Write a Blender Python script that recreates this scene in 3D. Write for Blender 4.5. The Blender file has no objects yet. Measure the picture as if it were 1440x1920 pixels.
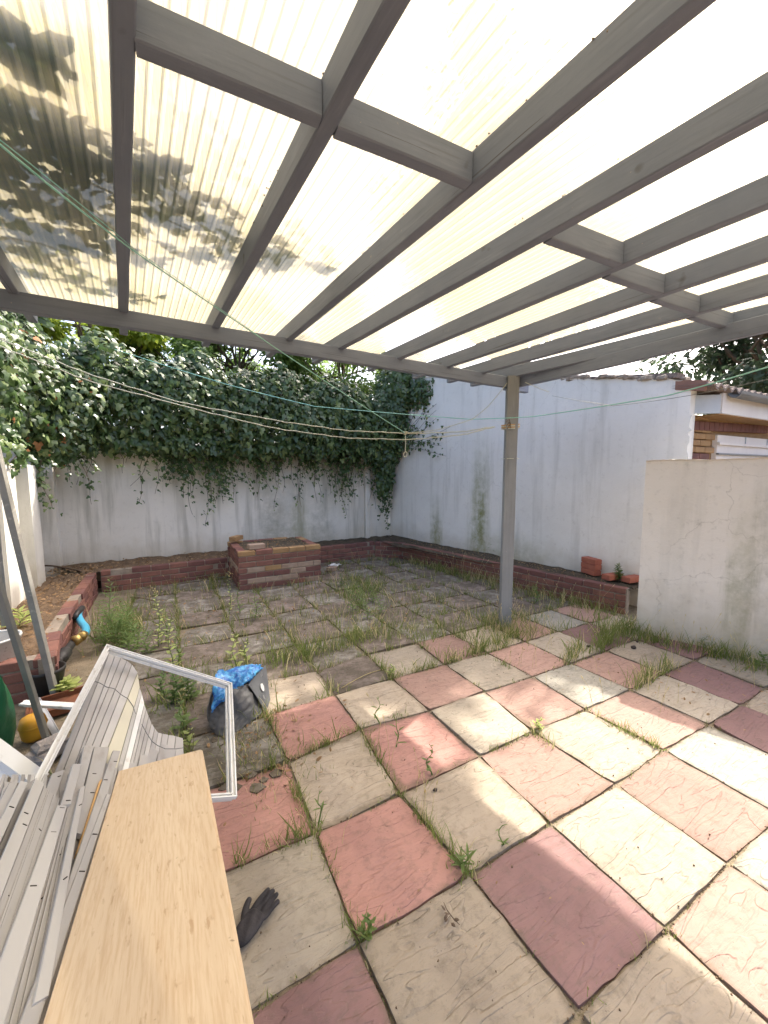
import bpy, bmesh, math, random
import numpy as np
from mathutils import Vector, Matrix

rng = random.Random(7)
nr = np.random.default_rng(11)
scene = bpy.context.scene
COL = scene.collection

# ------------------------------------------------------------------ camera
# world axes: x and y run along the paving joints, z is up
CF, CPITCH, CROLL, CYAW = 742.06, 0.0966544, 0.00305993, 0.49784
CX, CY, CZ = -0.479, -1.055, 1.521
_cp, _sp, _cr, _sr = math.cos(CPITCH), math.sin(CPITCH), math.cos(CROLL), math.sin(CROLL)
_R = np.array([[_cr, _sr, 0], [-_sr, _cr, 0], [0, 0, 1]]) @ np.array([[1, 0, 0], [0, -_sp, -_cp], [0, _cp, -_sp]])
_M = np.array([[math.cos(CYAW), math.sin(CYAW), 0], [-math.sin(CYAW), math.cos(CYAW), 0], [0, 0, 1]])
CAMPOS = np.array([CX, CY, CZ])
cam = bpy.data.cameras.new('camera')
cam_o = bpy.data.objects.new('camera', cam)
COL.objects.link(cam_o)
_rt, _up, _bk = _M @ _R[0], -(_M @ _R[1]), -(_M @ _R[2])
cam_o.matrix_world = Matrix(((_rt[0], _up[0], _bk[0], CX), (_rt[1], _up[1], _bk[1], CY), (_rt[2], _up[2], _bk[2], CZ), (0, 0, 0, 1)))
cam.sensor_fit = 'VERTICAL'; cam.sensor_height = 36; cam.sensor_width = 27
cam.lens = 36 * CF / 1920
cam.clip_start = 0.02; cam.clip_end = 500
scene.camera = cam_o

def ray(px, py):
    return _M @ (_R.T @ np.array([(px - 720) / CF, (py - 960) / CF, 1.0]))
def at(px, py, z=0.0):
    """measured photo point -> place on the horizontal level z"""
    d = ray(px, py); t = (z - CZ) / d[2]
    return CAMPOS + t * d
def at_y(px, py, y):
    d = ray(px, py); t = (y - CY) / d[1]
    return CAMPOS + t * d
def at_plane(px, py, p0, n):
    d = ray(px, py); t = np.dot(n, np.array(p0) - CAMPOS) / np.dot(n, d)
    return CAMPOS + t * d
def at_h(px, py, h):
    d = ray(px, py); return CAMPOS + d * h / math.hypot(d[0], d[1])
def at_dist(px, py, r):
    d = ray(px, py); return CAMPOS + d / np.linalg.norm(d) * r

# ------------------------------------------------------------------ sky, sun, exposure
SUN_EL, SUN_AZ = math.radians(48.5), math.radians(25.4)      # azimuth from +x towards +y
w = bpy.data.worlds.new('World'); scene.world = w; w.use_nodes = True
wn = w.node_tree.nodes; wl = w.node_tree.links
sky = wn.new('ShaderNodeTexSky'); sky.sky_type = 'NISHITA'; sky.sun_disc = False
sky.sun_elevation = SUN_EL; sky.sun_rotation = math.pi / 2 - SUN_AZ
sky.air_density = 0.7; sky.dust_density = 6.0; sky.ozone_density = 0.5
bg = wn['Background']; wl.new(sky.outputs[0], bg.inputs[0]); bg.inputs[1].default_value = 0.15
sl = bpy.data.lights.new('sun', 'SUN'); sl.energy = 2.15; sl.angle = math.radians(0.6); sl.color = (1.0, 0.93, 0.83)
so = bpy.data.objects.new('sun', sl); COL.objects.link(so)
SUNDIR = Vector((math.cos(SUN_EL) * math.cos(SUN_AZ), math.cos(SUN_EL) * math.sin(SUN_AZ), math.sin(SUN_EL)))
so.rotation_euler = SUNDIR.to_track_quat('Z', 'Y').to_euler()
so.location = (6, 3, 8)
scene.view_settings.view_transform = 'Standard'; scene.view_settings.look = 'None'
scene.view_settings.exposure = 2.2; scene.view_settings.gamma = 1.0
scene.view_settings.use_curve_mapping = False
scene.render.engine = 'CYCLES'
scene.cycles.use_denoising = True
scene.cycles.max_bounces = 8; scene.cycles.diffuse_bounces = 4; scene.cycles.transparent_max_bounces = 12
scene.cycles.transmission_bounces = 6; scene.cycles.glossy_bounces = 3
scene.cycles.sample_clamp_indirect = 6.0
scene.cycles.caustics_reflective = False; scene.cycles.caustics_refractive = False

# ------------------------------------------------------------------ materials
class NT:
    def __init__(s, name):
        s.m = bpy.data.materials.new(name); s.m.use_nodes = True
        s.n = s.m.node_tree.nodes; s.l = s.m.node_tree.links
        s.b = s.n['Principled BSDF']; s.out = s.n['Material Output']
    def node(s, t, **kw):
        n = s.n.new(t)
        for k, v in kw.items():
            if k in n.inputs.keys(): s.put(n.inputs[k], v)
            else: setattr(n, k, v)
        return n
    def put(s, sock, v):
        if hasattr(v, 'links') or isinstance(v, bpy.types.NodeSocket): s.l.new(v, sock)
        else:
            if isinstance(v, (tuple, list)) and len(v) == 3 and sock.type == 'RGBA': v = (*v, 1)
            sock.default_value = v
    def math(s, op, a, b=0.5, c=None, clamp=False):
        n = s.n.new('ShaderNodeMath'); n.operation = op; n.use_clamp = clamp
        s.put(n.inputs[0], a); s.put(n.inputs[1], b)
        if c is not None: s.put(n.inputs[2], c)
        return n.outputs[0]
    def mix(s, f, a, b, blend='MIX'):
        n = s.n.new('ShaderNodeMix'); n.data_type = 'RGBA'; n.blend_type = blend
        s.put(n.inputs[0], f); s.put(n.inputs[6], a); s.put(n.inputs[7], b)
        return n.outputs[2]
    def ramp(s, f, stops):
        n = s.n.new('ShaderNodeValToRGB'); s.l.new(f, n.inputs[0])
        e = n.color_ramp.elements
        while len(e) < len(stops): e.new(0.5)
        for el, (p, c) in zip(e, stops):
            el.position = p; el.color = (*c, 1) if len(c) == 3 else c
        return n.outputs[0]
    def step(s, f, lo, hi):
        n = s.n.new('ShaderNodeMapRange'); n.clamp = True
        s.put(n.inputs[0], f); n.inputs[1].default_value = lo; n.inputs[2].default_value = hi
        return n.outputs[0]
    def coord(s, kind='Object', scale=(1, 1, 1), randomise=False, rot=(0, 0, 0)):
        if kind == 'World':
            src = s.n.new('ShaderNodeNewGeometry').outputs['Position']
        else:
            src = s.n.new('ShaderNodeTexCoord').outputs[kind]
        mp = s.n.new('ShaderNodeMapping'); mp.inputs['Scale'].default_value = scale
        mp.inputs['Rotation'].default_value = rot
        s.l.new(src, mp.inputs[0])
        if randomise:
            oi = s.n.new('ShaderNodeObjectInfo')
            cb = s.n.new('ShaderNodeCombineXYZ')
            for i, k in enumerate((37.0, 91.0, 53.0)):
                s.l.new(s.math('MULTIPLY', oi.outputs['Random'], k), cb.inputs[i])
            s.l.new(cb.outputs[0], mp.inputs['Location'])
        return mp.outputs[0]
    def noise(s, vec, scale=5, detail=5, rough=0.55, dist=0.0):
        n = s.n.new('ShaderNodeTexNoise'); s.l.new(vec, n.inputs['Vector'])
        n.inputs['Scale'].default_value = scale; n.inputs['Detail'].default_value = detail
        n.inputs['Roughness'].default_value = rough; n.inputs['Distortion'].default_value = dist
        return n.outputs[0]
    def voronoi(s, vec, scale=5, feature='F1', out=0):
        n = s.n.new('ShaderNodeTexVoronoi'); n.feature = feature; s.l.new(vec, n.inputs['Vector'])
        n.inputs['Scale'].default_value = scale
        return n.outputs[out]
    def bump(s, h, strength=0.5, dist=0.01, prev=None):
        n = s.n.new('ShaderNodeBump'); n.inputs['Strength'].default_value = strength
        n.inputs['Distance'].default_value = dist; s.l.new(h, n.inputs['Height'])
        if prev is not None: s.l.new(prev, n.inputs['Normal'])
        return n.outputs[0]
    def rnd(s):
        return s.n.new('ShaderNodeObjectInfo').outputs['Random']
    def finish(s, col=None, rough=0.7, normal=None, spec=0.3, metal=0.0):
        if col is not None: s.put(s.b.inputs['Base Color'], col)
        s.put(s.b.inputs['Roughness'], rough); s.put(s.b.inputs['Metallic'], metal)
        s.b.inputs['Specular IOR Level'].default_value = spec
        if normal is not None: s.l.new(normal, s.b.inputs['Normal'])
        return s.m

def noise_mat(name, a, b, scale=6, rough=0.8, bump=0.3, bscale=60, dist=0.004, stretch=(1, 1, 1), kind='Object', spots=None, metal=0, spec=0.3, rand=True):
    t = NT(name)
    v = t.coord(kind, stretch, rand)
    f = t.noise(v, scale, 6, 0.6)
    c = t.mix(t.step(f, 0.3, 0.7), a, b)
    if spots:
        c = t.mix(t.step(t.noise(v, scale * 4.3, 4), 0.58, 0.72), c, spots)
    n = t.bump(t.noise(v, bscale, 4), bump, dist)
    return t.finish(c, rough, n, spec, metal)

def slab_mat(name, a, b, dirt=(0.10, 0.085, 0.06), ledge=1.0, dirty=0.0):
    k_ = 1.0 if dirty else 0.86
    a = tuple(x * k_ for x in a); b = tuple(x * k_ for x in b)
    t = NT(name)
    v = t.coord('Object', (1, 1, 1), True, (0, 0, 0.5))
    vs = t.coord('Object', (0.8, 3.4, 1), True, (0, 0, -0.75))
    big = t.noise(vs, 3.1, 3, 0.5, 0.6)
    # riven ledges: quantised height, with a fine dark edge where a flake breaks off
    st = t.math('MULTIPLY', big, 7.0)
    fr = t.math('FRACT', st)
    fl = t.math('FLOOR', st)
    edge = t.math('SUBTRACT', 1.0, t.step(t.math('ABSOLUTE', t.math('SUBTRACT', fr, 0.5)), 0.46, 0.497))
    edge = t.math('SUBTRACT', 1.0, edge)
    patch = t.step(t.noise(v, 4.2, 3), 0.46, 0.6)
    edge = t.math('MULTIPLY', edge, patch)
    mot = t.step(t.noise(v, 2.2, 4, 0.6), 0.3, 0.7)
    fine = t.noise(v, 28, 6, 0.7)
    col = t.mix(t.step(t.noise(v, 5.0, 6, 0.65), 0.28, 0.72), a, b)
    col = t.mix(t.math('MULTIPLY', mot, 0.28), col, tuple(x * 0.62 for x in b))
    col = t.mix(t.math('MULTIPLY', t.step(fine, 0.5, 0.72), 0.42), col, dirt)
    col = t.mix(t.math('MULTIPLY', edge, 0.42 * ledge), col, dirt)
    spk = t.step(t.noise(v, 95, 2, 0.5), 0.70, 0.78)
    col = t.mix(t.math('MULTIPLY', spk, 0.6), col, (0.07, 0.055, 0.04))
    hv = t.n.new('ShaderNodeHueSaturation')
    t.l.new(col, hv.inputs['Color'])
    t.l.new(t.math('MULTIPLY_ADD', t.rnd(), 0.3, 0.85), hv.inputs['Value'])
    col = hv.outputs[0]
    if dirty:
        dm = t.step(t.noise(v, 7, 6, 0.7), 0.62 - dirty * 0.3, 0.75 - dirty * 0.2)
        col = t.mix(t.math('MULTIPLY', dm, 0.85), col, (0.085, 0.07, 0.048))
    # soil gathers along the edges of each slab
    g = t.n.new('ShaderNodeTexCoord').outputs['Object']
    sp = t.n.new('ShaderNodeSeparateXYZ'); t.l.new(g, sp.inputs[0])
    mx = t.math('MAXIMUM', t.math('ABSOLUTE', sp.outputs[0]), t.math('ABSOLUTE', sp.outputs[1]))
    em = t.math('ADD', mx, t.math('MULTIPLY', t.math('SUBTRACT', t.noise(v, 17, 4), 0.5), 0.07))
    col = t.mix(t.math('MULTIPLY', t.step(em, 0.208, 0.232), 0.6), col, (0.13, 0.10, 0.065))
    n1 = t.bump(t.math('ADD', fl, t.math('MULTIPLY', t.step(fr, 0.0, 0.12), 1.0)), 0.6 * ledge, 0.006)
    n2 = t.bump(t.noise(vs, 9, 6, 0.6, 0.8), 0.6, 0.014, n1)
    n3 = t.bump(fine, 0.3, 0.003, n2)
    return t.finish(col, 0.75, n3, 0.25)

M = {}
M['slab_salmon'] = slab_mat('slab_salmon', (0.52, 0.285, 0.23), (0.43, 0.225, 0.185))
M['slab_plum'] = slab_mat('slab_plum', (0.29, 0.17, 0.155), (0.24, 0.14, 0.13), ledge=0.8)
M['slab_pink'] = slab_mat('slab_pink', (0.44, 0.285, 0.225), (0.37, 0.23, 0.185))
M['slab_beige'] = slab_mat('slab_beige', (0.50, 0.415, 0.315), (0.40, 0.325, 0.24))
M['slab_cream'] = slab_mat('slab_cream', (0.47, 0.405, 0.315), (0.395, 0.335, 0.255))
M['slab_grey'] = slab_mat('slab_grey', (0.42, 0.39, 0.32), (0.33, 0.305, 0.25))
M['slab_dirty'] = slab_mat('slab_dirty', (0.36, 0.335, 0.295), (0.25, 0.23, 0.195), dirty=1.0)
M['slab_dirty_red'] = slab_mat('slab_dirty_red', (0.31, 0.25, 0.215), (0.225, 0.18, 0.155), dirty=1.0)
M['soil'] = noise_mat('soil', (0.055, 0.043, 0.03), (0.13, 0.10, 0.065), 9, 0.95, 0.9, 70, 0.02, spots=(0.05, 0.06, 0.025), rand=False)
M['mortar_sand'] = noise_mat('mortar_sand', (0.15, 0.12, 0.08), (0.27, 0.22, 0.15), 8, 0.95, 0.8, 120, 0.008, spots=(0.06, 0.065, 0.025), rand=False)
M['litter'] = noise_mat('litter', (0.10, 0.065, 0.04), (0.22, 0.15, 0.09), 14, 0.9, 0.9, 60, 0.02, rand=False)
M['brick_red'] = noise_mat('brick_red', (0.25, 0.115, 0.085), (0.17, 0.08, 0.062), 11, 0.85, 0.5, 90, 0.004)
M['brick_plum'] = noise_mat('brick_plum', (0.19, 0.085, 0.07), (0.13, 0.062, 0.054), 11, 0.85, 0.5, 90, 0.004)
M['brick_buff'] = noise_mat('brick_buff', (0.36, 0.23, 0.11), (0.27, 0.155, 0.075), 9, 0.85, 0.5, 90, 0.004)
M['brick_pale'] = noise_mat('brick_pale', (0.38, 0.29, 0.22), (0.27, 0.18, 0.13), 9, 0.85, 0.5, 90, 0.004)
M['brick_new'] = noise_mat('brick_new', (0.40, 0.14, 0.085), (0.31, 0.10, 0.065), 9, 0.8, 0.4, 90, 0.004)
M['mortar'] = noise_mat('mortar', (0.33, 0.28, 0.22), (0.22, 0.18, 0.14), 14, 0.95, 0.6, 80, 0.006)
M['terracotta'] = noise_mat('terracotta', (0.34, 0.12, 0.075), (0.26, 0.085, 0.055), 12, 0.8, 0.3, 60)

def wall_mat(name, base, shade, greens=(), streak=0.5, warm=(0.42, 0.34, 0.22), rough_dirt=0.5):
    """weathered white render: rain streaks, algae columns (cx, cy, width, z0, z1), soil splash at the foot"""
    t = NT(name)
    v = t.coord('World', (1, 1, 1)); vz = t.coord('World', (1, 1, 0.09))
    col = t.mix(t.step(t.noise(v, 1.3, 6, 0.65), 0.3, 0.7), base, shade)
    col = t.mix(t.math('MULTIPLY', t.step(t.noise(vz, 5.5, 4, 0.6), 0.52, 0.72), streak), col, (0.33, 0.31, 0.25))
    col = t.mix(t.math('MULTIPLY', t.step(t.noise(v, 16, 6, 0.7), 0.56, 0.74), 0.45 * rough_dirt), col, (0.30, 0.27, 0.22))
    # hairline cracks
    nz = t.n.new('ShaderNodeTexNoise'); t.l.new(v, nz.inputs['Vector']); nz.inputs['Scale'].default_value = 4.0; nz.inputs['Detail'].default_value = 6
    va = t.n.new('ShaderNodeVectorMath'); va.operation = 'MULTIPLY_ADD'; t.l.new(nz.outputs['Color'], va.inputs[0]); va.inputs[1].default_value = (0.35, 0.35, 0.35); t.l.new(v, va.inputs[2])
    cr = t.voronoi(va.outputs[0], 1.1, 'DISTANCE_TO_EDGE')
    cr = t.math('MULTIPLY', t.math('SUBTRACT', 1.0, t.step(cr, 0.0, 0.0055)), t.step(t.noise(v, 0.9, 2), 0.52, 0.66))
    col = t.mix(t.math('MULTIPLY', cr, 0.3), col, (0.25, 0.21, 0.16))
    p = t.n.new('ShaderNodeNewGeometry').outputs['Position']
    sp = t.n.new('ShaderNodeSeparateXYZ'); t.l.new(p, sp.inputs[0])
    wob = t.math('MULTIPLY', t.math('SUBTRACT', t.noise(vz, 9, 5, 0.7), 0.5), 0.35)
    for (cx, cy, wd, z0, z1, amt, gc) in greens:
        dx = t.math('SUBTRACT', sp.outputs[0], cx); dy = t.math('SUBTRACT', sp.outputs[1], cy)
        d = t.math('SQRT', t.math('ADD', t.math('MULTIPLY', dx, dx), t.math('MULTIPLY', dy, dy)))
        d = t.math('ADD', d, wob)
        k = t.math('SUBTRACT', 1.0, t.step(d, wd * 0.25, wd))
        k = t.math('MULTIPLY', k, t.math('SUBTRACT', 1.0, t.step(sp.outputs[2], z0, z1)))
        k = t.math('MULTIPLY', k, t.step(t.noise(v, 7, 6, 0.7), 0.25, 0.62))
        col = t.mix(t.math('MULTIPLY', k, amt), col, gc)
    foot = t.math('SUBTRACT', 1.0, t.step(t.math('ADD', sp.outputs[2], t.math('MULTIPLY', t.noise(v, 5, 5), 0.5)), 0.35, 0.85))
    col = t.mix(t.math('MULTIPLY', foot, 0.55), col, warm)
    n = t.bump(t.noise(v, 55, 5, 0.7), 0.28, 0.006)
    n = t.bump(t.noise(v, 3.2, 4, 0.5), 0.35, 0.03, n)
    return t.finish(col, 0.85, n, 0.2)
GR = (0.20, 0.21, 0.07); GRB = (0.17, 0.17, 0.11)
M['render_back'] = wall_mat('render_back', (0.78, 0.735, 0.66), (0.69, 0.65, 0.58), [(1.15, 5.9, 0.5, 0.5, 1.9, 0.6, GRB), (2.0, 5.9, 0.35, 0.3, 1.7, 0.6, GRB), (1.6, 5.9, 0.25, 0.3, 1.7, 0.5, GR)], 0.75)
M['render_right'] = wall_mat('render_right', (0.80, 0.775, 0.72), (0.71, 0.685, 0.63), [(3.85, 3.72, 0.24, 0.9, 2.2, 0.95, GR), (3.70, 4.66, 0.2, 0.4, 1.2, 0.9, GR), (3.95, 3.1, 0.9, 0.35, 0.7, 0.5, GR)], 0.35)
M['render_near'] = wall_mat('render_near', (0.83, 0.78, 0.70), (0.76, 0.71, 0.63), [(3.60, 0.34, 0.12, 0.6, 1.4, 0.5, GR), (3.7, 0.1, 0.3, 1.2, 2.0, 0.2, GRB), (3.5, 0.75, 0.14, 1.3, 1.75, 0.12, GRB), (3.66, 0.2, 0.10, 1.2, 1.75, 0.18, GRB)], 0.25, rough_dirt=0.7)
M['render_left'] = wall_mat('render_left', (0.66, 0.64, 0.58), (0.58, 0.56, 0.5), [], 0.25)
M['broken_edge'] = noise_mat('broken_edge', (0.20, 0.15, 0.11), (0.42, 0.36, 0.29), 18, 0.95, 0.9, 50, 0.02)

def painted_wood(name, a, b):
    t = NT(name)
    v = t.coord('World', (1, 1, 1)); 
    col = t.mix(t.step(t.noise(v, 3.0, 5, 0.6), 0.3, 0.7), a, b)
    vg = t.coord('Object', (40, 1.2, 40))
    gr = t.noise(vg, 2.0, 5, 0.6)
    col = t.mix(t.math('MULTIPLY', t.step(gr, 0.55, 0.7), 0.25), col, (0.10, 0.095, 0.09))
    ch = t.step(t.noise(v, 23, 5, 0.65), 0.70, 0.735)
    col = t.mix(ch, col, (0.42, 0.40, 0.37))
    gm = t.step(t.noise(t.coord('Object', (9, 0.9, 9), True), 1.6, 6, 0.7), 0.5, 0.78)
    col = t.mix(t.math('MULTIPLY', gm, 0.45), col, tuple(x * 0.55 for x in a))
    lt = t.step(t.noise(t.coord('Object', (14, 1.4, 14), True), 1.9, 5, 0.7), 0.58, 0.8)
    col = t.mix(t.math('MULTIPLY', lt, 0.4), col, tuple(min(1, x * 1.6) for x in b))
    spl = t.step(t.noise(t.coord('Object', (60, 0.8, 60), True), 1.3, 3, 0.5), 0.70, 0.73)
    col = t.mix(t.math('MULTIPLY', spl, 0.7), col, (0.06, 0.055, 0.05))
    kn = t.step(t.noise(v, 9, 2, 0.5), 0.70, 0.78)
    col = t.mix(t.math('MULTIPLY', kn, 0.6), col, (0.08, 0.07, 0.06))
    n = t.bump(gr, 0.25, 0.003)
    n = t.bump(t.noise(v, 70, 3), 0.15, 0.003, n)
    return t.finish(col, 0.6, n, 0.35)
M['grey_paint'] = painted_wood('grey_paint', (0.20, 0.232, 0.30), (0.24, 0.272, 0.34))
M['post_paint'] = painted_wood('post_paint', (0.23, 0.235, 0.235), (0.29, 0.295, 0.29))

def sheet_mat():
    t = NT('translucent_sheet')
    v = t.coord('World'); 
    base = t.mix(t.step(t.noise(v, 1.6, 5, 0.6), 0.3, 0.7), (0.30, 0.268, 0.19), (0.33, 0.302, 0.235))
    alg = t.math('MULTIPLY', t.step(t.noise(v, 38, 5, 0.7), 0.48, 0.75), 0.55)
    base = t.mix(alg, base, (0.45, 0.39, 0.18))
    vr = t.coord('World', (1, 1, 1), rot=(0, 0, 0.083))
    sx = t.n.new('ShaderNodeSeparateXYZ'); t.l.new(vr, sx.inputs[0])
    wv = t.math('ABSOLUTE', t.math('SUBTRACT', t.math('FRACT', t.math('MULTIPLY', sx.outputs[0], 82.0)), 0.5))
    web = t.math('MULTIPLY', t.step(wv, 0.36, 0.46), t.step(t.noise(t.coord('World', (3, 0.6, 1)), 6, 4), 0.3, 0.6))
    base = t.mix(t.math('MULTIPLY', web, 0.55), base, (0.34, 0.27, 0.13))
    grime = t.step(t.noise(t.coord('World', (6, 1.0, 1), rot=(0, 0, 0.083)), 2.2, 6, 0.7), 0.5, 0.72)
    base = t.mix(t.math('MULTIPLY', grime, 0.4), base, (0.40, 0.33, 0.17))
    dk = t.math('MULTIPLY', t.step(t.noise(v, 70, 3, 0.6), 0.70, 0.74), 0.7)
    sm = t.math('MULTIPLY', t.step(t.noise(t.coord('World', (2.2, 1.0, 1), rot=(0, 0, 0.5)), 3.3, 5, 0.6), 0.70, 0.78), 0.6)
    base = t.mix(sm, base, (0.22, 0.21, 0.13))
    dk2 = t.math('MULTIPLY', t.step(t.noise(v, 13, 4, 0.7), 0.70, 0.76), 0.8)
    base = t.mix(t.math('MAXIMUM', dk, dk2), base, (0.20, 0.17, 0.09))
    tr = t.n.new('ShaderNodeBsdfTranslucent'); t.put(tr.inputs[0], base)
    rf = t.n.new('ShaderNodeBsdfRefraction'); t.put(rf.inputs['Color'], base); rf.inputs['Roughness'].default_value = 0.55; rf.inputs['IOR'].default_value = 1.12
    df = t.n.new('ShaderNodeBsdfDiffuse'); t.put(df.inputs[0], (0.4, 0.38, 0.3))
    tp = t.n.new('ShaderNodeBsdfTransparent'); t.put(tp.inputs[0], (0.95, 0.93, 0.82))
    gl = t.n.new('ShaderNodeBsdfGlossy'); gl.inputs['Roughness'].default_value = 0.25
    nb = t.bump(t.noise(t.coord('World', (60, 1, 1), rot=(0, 0, 0.07)), 3.0, 2), 0.25, 0.004)
    for k in (tr, rf, df, gl): t.l.new(nb, k.inputs['Normal'])
    def ms(f, a, b):
        m = t.n.new('ShaderNodeMixShader'); t.put(m.inputs[0], f); t.l.new(a.outputs[0], m.inputs[1]); t.l.new(b.outputs[0], m.inputs[2]); return m
    s1 = ms(0.09, tr, rf); s2 = ms(0.14, s1, df); s3 = ms(0.07, s2, tp)
    fr = t.n.new('ShaderNodeFresnel'); fr.inputs[0].default_value = 1.35
    s4 = ms(t.math('MULTIPLY', fr.outputs[0], 0.25), s3, gl)
    t.l.new(s4.outputs[0], t.out.inputs[0])
    return t.m
M['sheet'] = sheet_mat()

def leaf_mat(name, a, b, trans=0.35, rough=0.38, spec=0.5, tcol=None):
    t = NT(name)
    v = t.coord('World')
    c = t.mix(t.step(t.noise(v, 2.3, 3), 0.35, 0.65), a, b)
    c = t.mix(t.math('MULTIPLY', t.step(t.noise(v, 21, 2), 0.5, 0.7), 0.5), c, tuple(min(1, x * 1.5) for x in b))
    t.finish(c, rough, None, spec)
    tr = t.n.new('ShaderNodeBsdfTranslucent')
    t.put(tr.inputs[0], tcol or tuple(min(1, x * 2.2) for x in b))
    ms = t.n.new('ShaderNodeMixShader'); ms.inputs[0].default_value = trans
    t.l.new(t.b.outputs[0], ms.inputs[1]); t.l.new(tr.outputs[0], ms.inputs[2]); t.l.new(ms.outputs[0], t.out.inputs[0])
    return t.m
M['ivy'] = leaf_mat('ivy', (0.034, 0.066, 0.021), (0.060, 0.102, 0.031), 0.2, 0.36, 0.5)
M['ivy_pale_lit'] = leaf_mat('ivy_pale_lit', (0.13, 0.18, 0.06), (0.18, 0.23, 0.085), 0.3, 0.36, 0.5)  # paler leaf tone; its share also paints in sunlit glints
M['ivy_dry'] = leaf_mat('ivy_dry', (0.25, 0.10, 0.04), (0.32, 0.15, 0.06), 0.2, 0.7, 0.2)
M['tree_leaf'] = leaf_mat('tree_leaf', (0.09, 0.155, 0.04), (0.14, 0.21, 0.06), 0.45, 0.5, 0.35)
M['tree_leaf_bright'] = leaf_mat('tree_leaf_bright', (0.16, 0.24, 0.04), (0.22, 0.30, 0.06), 0.5, 0.5, 0.3, (0.45, 0.55, 0.08))
M['tree_leaf_dark'] = leaf_mat('tree_leaf_dark', (0.035, 0.06, 0.035), (0.055, 0.085, 0.045), 0.3, 0.5, 0.35)
M['grass'] = leaf_mat('grass', (0.10, 0.14, 0.035), (0.16, 0.19, 0.055), 0.35, 0.6, 0.25)
M['grass_dry'] = leaf_mat('grass_dry', (0.40, 0.32, 0.17), (0.48, 0.40, 0.22), 0.3, 0.8, 0.1)
M['weed'] = leaf_mat('weed', (0.09, 0.14, 0.045), (0.14, 0.20, 0.06), 0.35, 0.55, 0.3)
M['weed_pale'] = leaf_mat('weed_pale', (0.26, 0.32, 0.10), (0.36, 0.40, 0.15), 0.4, 0.6, 0.3)
M['dead_leaf'] = leaf_mat('dead_leaf', (0.20, 0.12, 0.06), (0.30, 0.20, 0.11), 0.15, 0.85, 0.1)
M['bark'] = noise_mat('bark', (0.10, 0.075, 0.05), (0.17, 0.13, 0.09), 14, 0.9, 0.8, 40, 0.02)
M['twig'] = noise_mat('twig', (0.09, 0.065, 0.045), (0.16, 0.11, 0.075), 20, 0.9, 0.4, 60)

def board_mat():
    t = NT('ash_veneer')
    g = t.coord('Object', (1, 1, 1))
    vl = t.coord('Object', (1, 0.09, 1))
    vl2 = t.coord('Object', (1, 0.06, 1))
    c = t.mix(t.step(t.noise(vl, 14, 6, 0.65, 0.4), 0.3, 0.7), (0.70, 0.55, 0.375), (0.63, 0.475, 0.31))
    fine = t.noise(vl2, 170, 4, 0.65)
    c = t.mix(t.math('MULTIPLY', t.step(fine, 0.44, 0.66), 0.5), c, (0.50, 0.32, 0.17))
    fleck = t.step(t.noise(t.coord('Object', (1, 0.25, 1)), 60, 4, 0.6), 0.60, 0.68)
    c = t.mix(t.math('MULTIPLY', fleck, 0.45), c, (0.36, 0.20, 0.09))
    st = t.step(t.noise(g, 11, 4, 0.6), 0.66, 0.73)
    c = t.mix(t.math('MULTIPLY', st, 0.28), c, (0.28, 0.16, 0.08))
    st2 = t.step(t.noise(g, 34, 2, 0.5), 0.73, 0.76)
    c = t.mix(t.math('MULTIPLY', st2, 0.6), c, (0.15, 0.085, 0.045))
    n = t.bump(fine, 0.12, 0.002)
    return t.finish(c, 0.62, n, 0.25)
M['board'] = board_mat()
M['strip_grey'] = noise_mat('strip_grey', (0.385, 0.365, 0.35), (0.44, 0.42, 0.405), 4, 0.6, 0.12, 130, 0.002, (1, 0.2, 1), spots=(0.34, 0.31, 0.285))
M['strip_light'] = noise_mat('strip_light', (0.52, 0.50, 0.48), (0.465, 0.445, 0.425), 4, 0.55, 0.1, 130, 0.002, (1, 0.2, 1))
M['strip_dark'] = noise_mat('strip_dark', (0.27, 0.255, 0.24), (0.33, 0.31, 0.29), 4, 0.6, 0.12, 130, 0.002, (1, 0.2, 1))
M['strip_cream'] = noise_mat('strip_cream', (0.62, 0.58, 0.45), (0.55, 0.51, 0.40), 5, 0.6, 0.1, 130, 0.002, (1, 0.2, 1))
M['white_pvc'] = noise_mat('white_pvc', (0.78, 0.77, 0.74), (0.70, 0.69, 0.66), 5, 0.45, 0.1, 90, 0.002, spots=(0.55, 0.53, 0.48))
M['slot_dark'] = noise_mat('slot_dark', (0.05, 0.045, 0.04), (0.08, 0.07, 0.06), 5, 0.8)
M['raw_wood'] = noise_mat('raw_wood', (0.60, 0.38, 0.17), (0.50, 0.30, 0.13), 6, 0.8, 0.3, 80, 0.002, (1, 0.1, 1))
M['alu'] = noise_mat('alu', (0.33, 0.33, 0.32), (0.42, 0.42, 0.40), 6, 0.4, 0.1, 90, 0.002, metal=0.7, spec=0.5)
M['grey_pole'] = noise_mat('grey_pole', (0.24, 0.23, 0.21), (0.34, 0.33, 0.30), 8, 0.55, 0.2, 70, 0.003, spots=(0.45, 0.42, 0.36))
M['zinc'] = noise_mat('zinc', (0.36, 0.36, 0.34), (0.50, 0.50, 0.48), 9, 0.5, 0.25, 50, 0.004, spots=(0.27, 0.26, 0.22), metal=0.15)
M['zinc_rim'] = noise_mat('zinc_rim', (0.66, 0.66, 0.63), (0.56, 0.56, 0.53), 9, 0.5, 0.2, 50)
M['green_plastic'] = noise_mat('green_plastic', (0.016, 0.115, 0.05), (0.012, 0.085, 0.038), 6, 0.4, 0.4, 20, 0.01)
M['print_pale'] = noise_mat('print_pale', (0.30, 0.45, 0.36), (0.24, 0.40, 0.30), 20, 0.5)
M['yellow_plastic'] = noise_mat('yellow_plastic', (0.62, 0.33, 0.03), (0.55, 0.27, 0.03), 9, 0.45)
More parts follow.
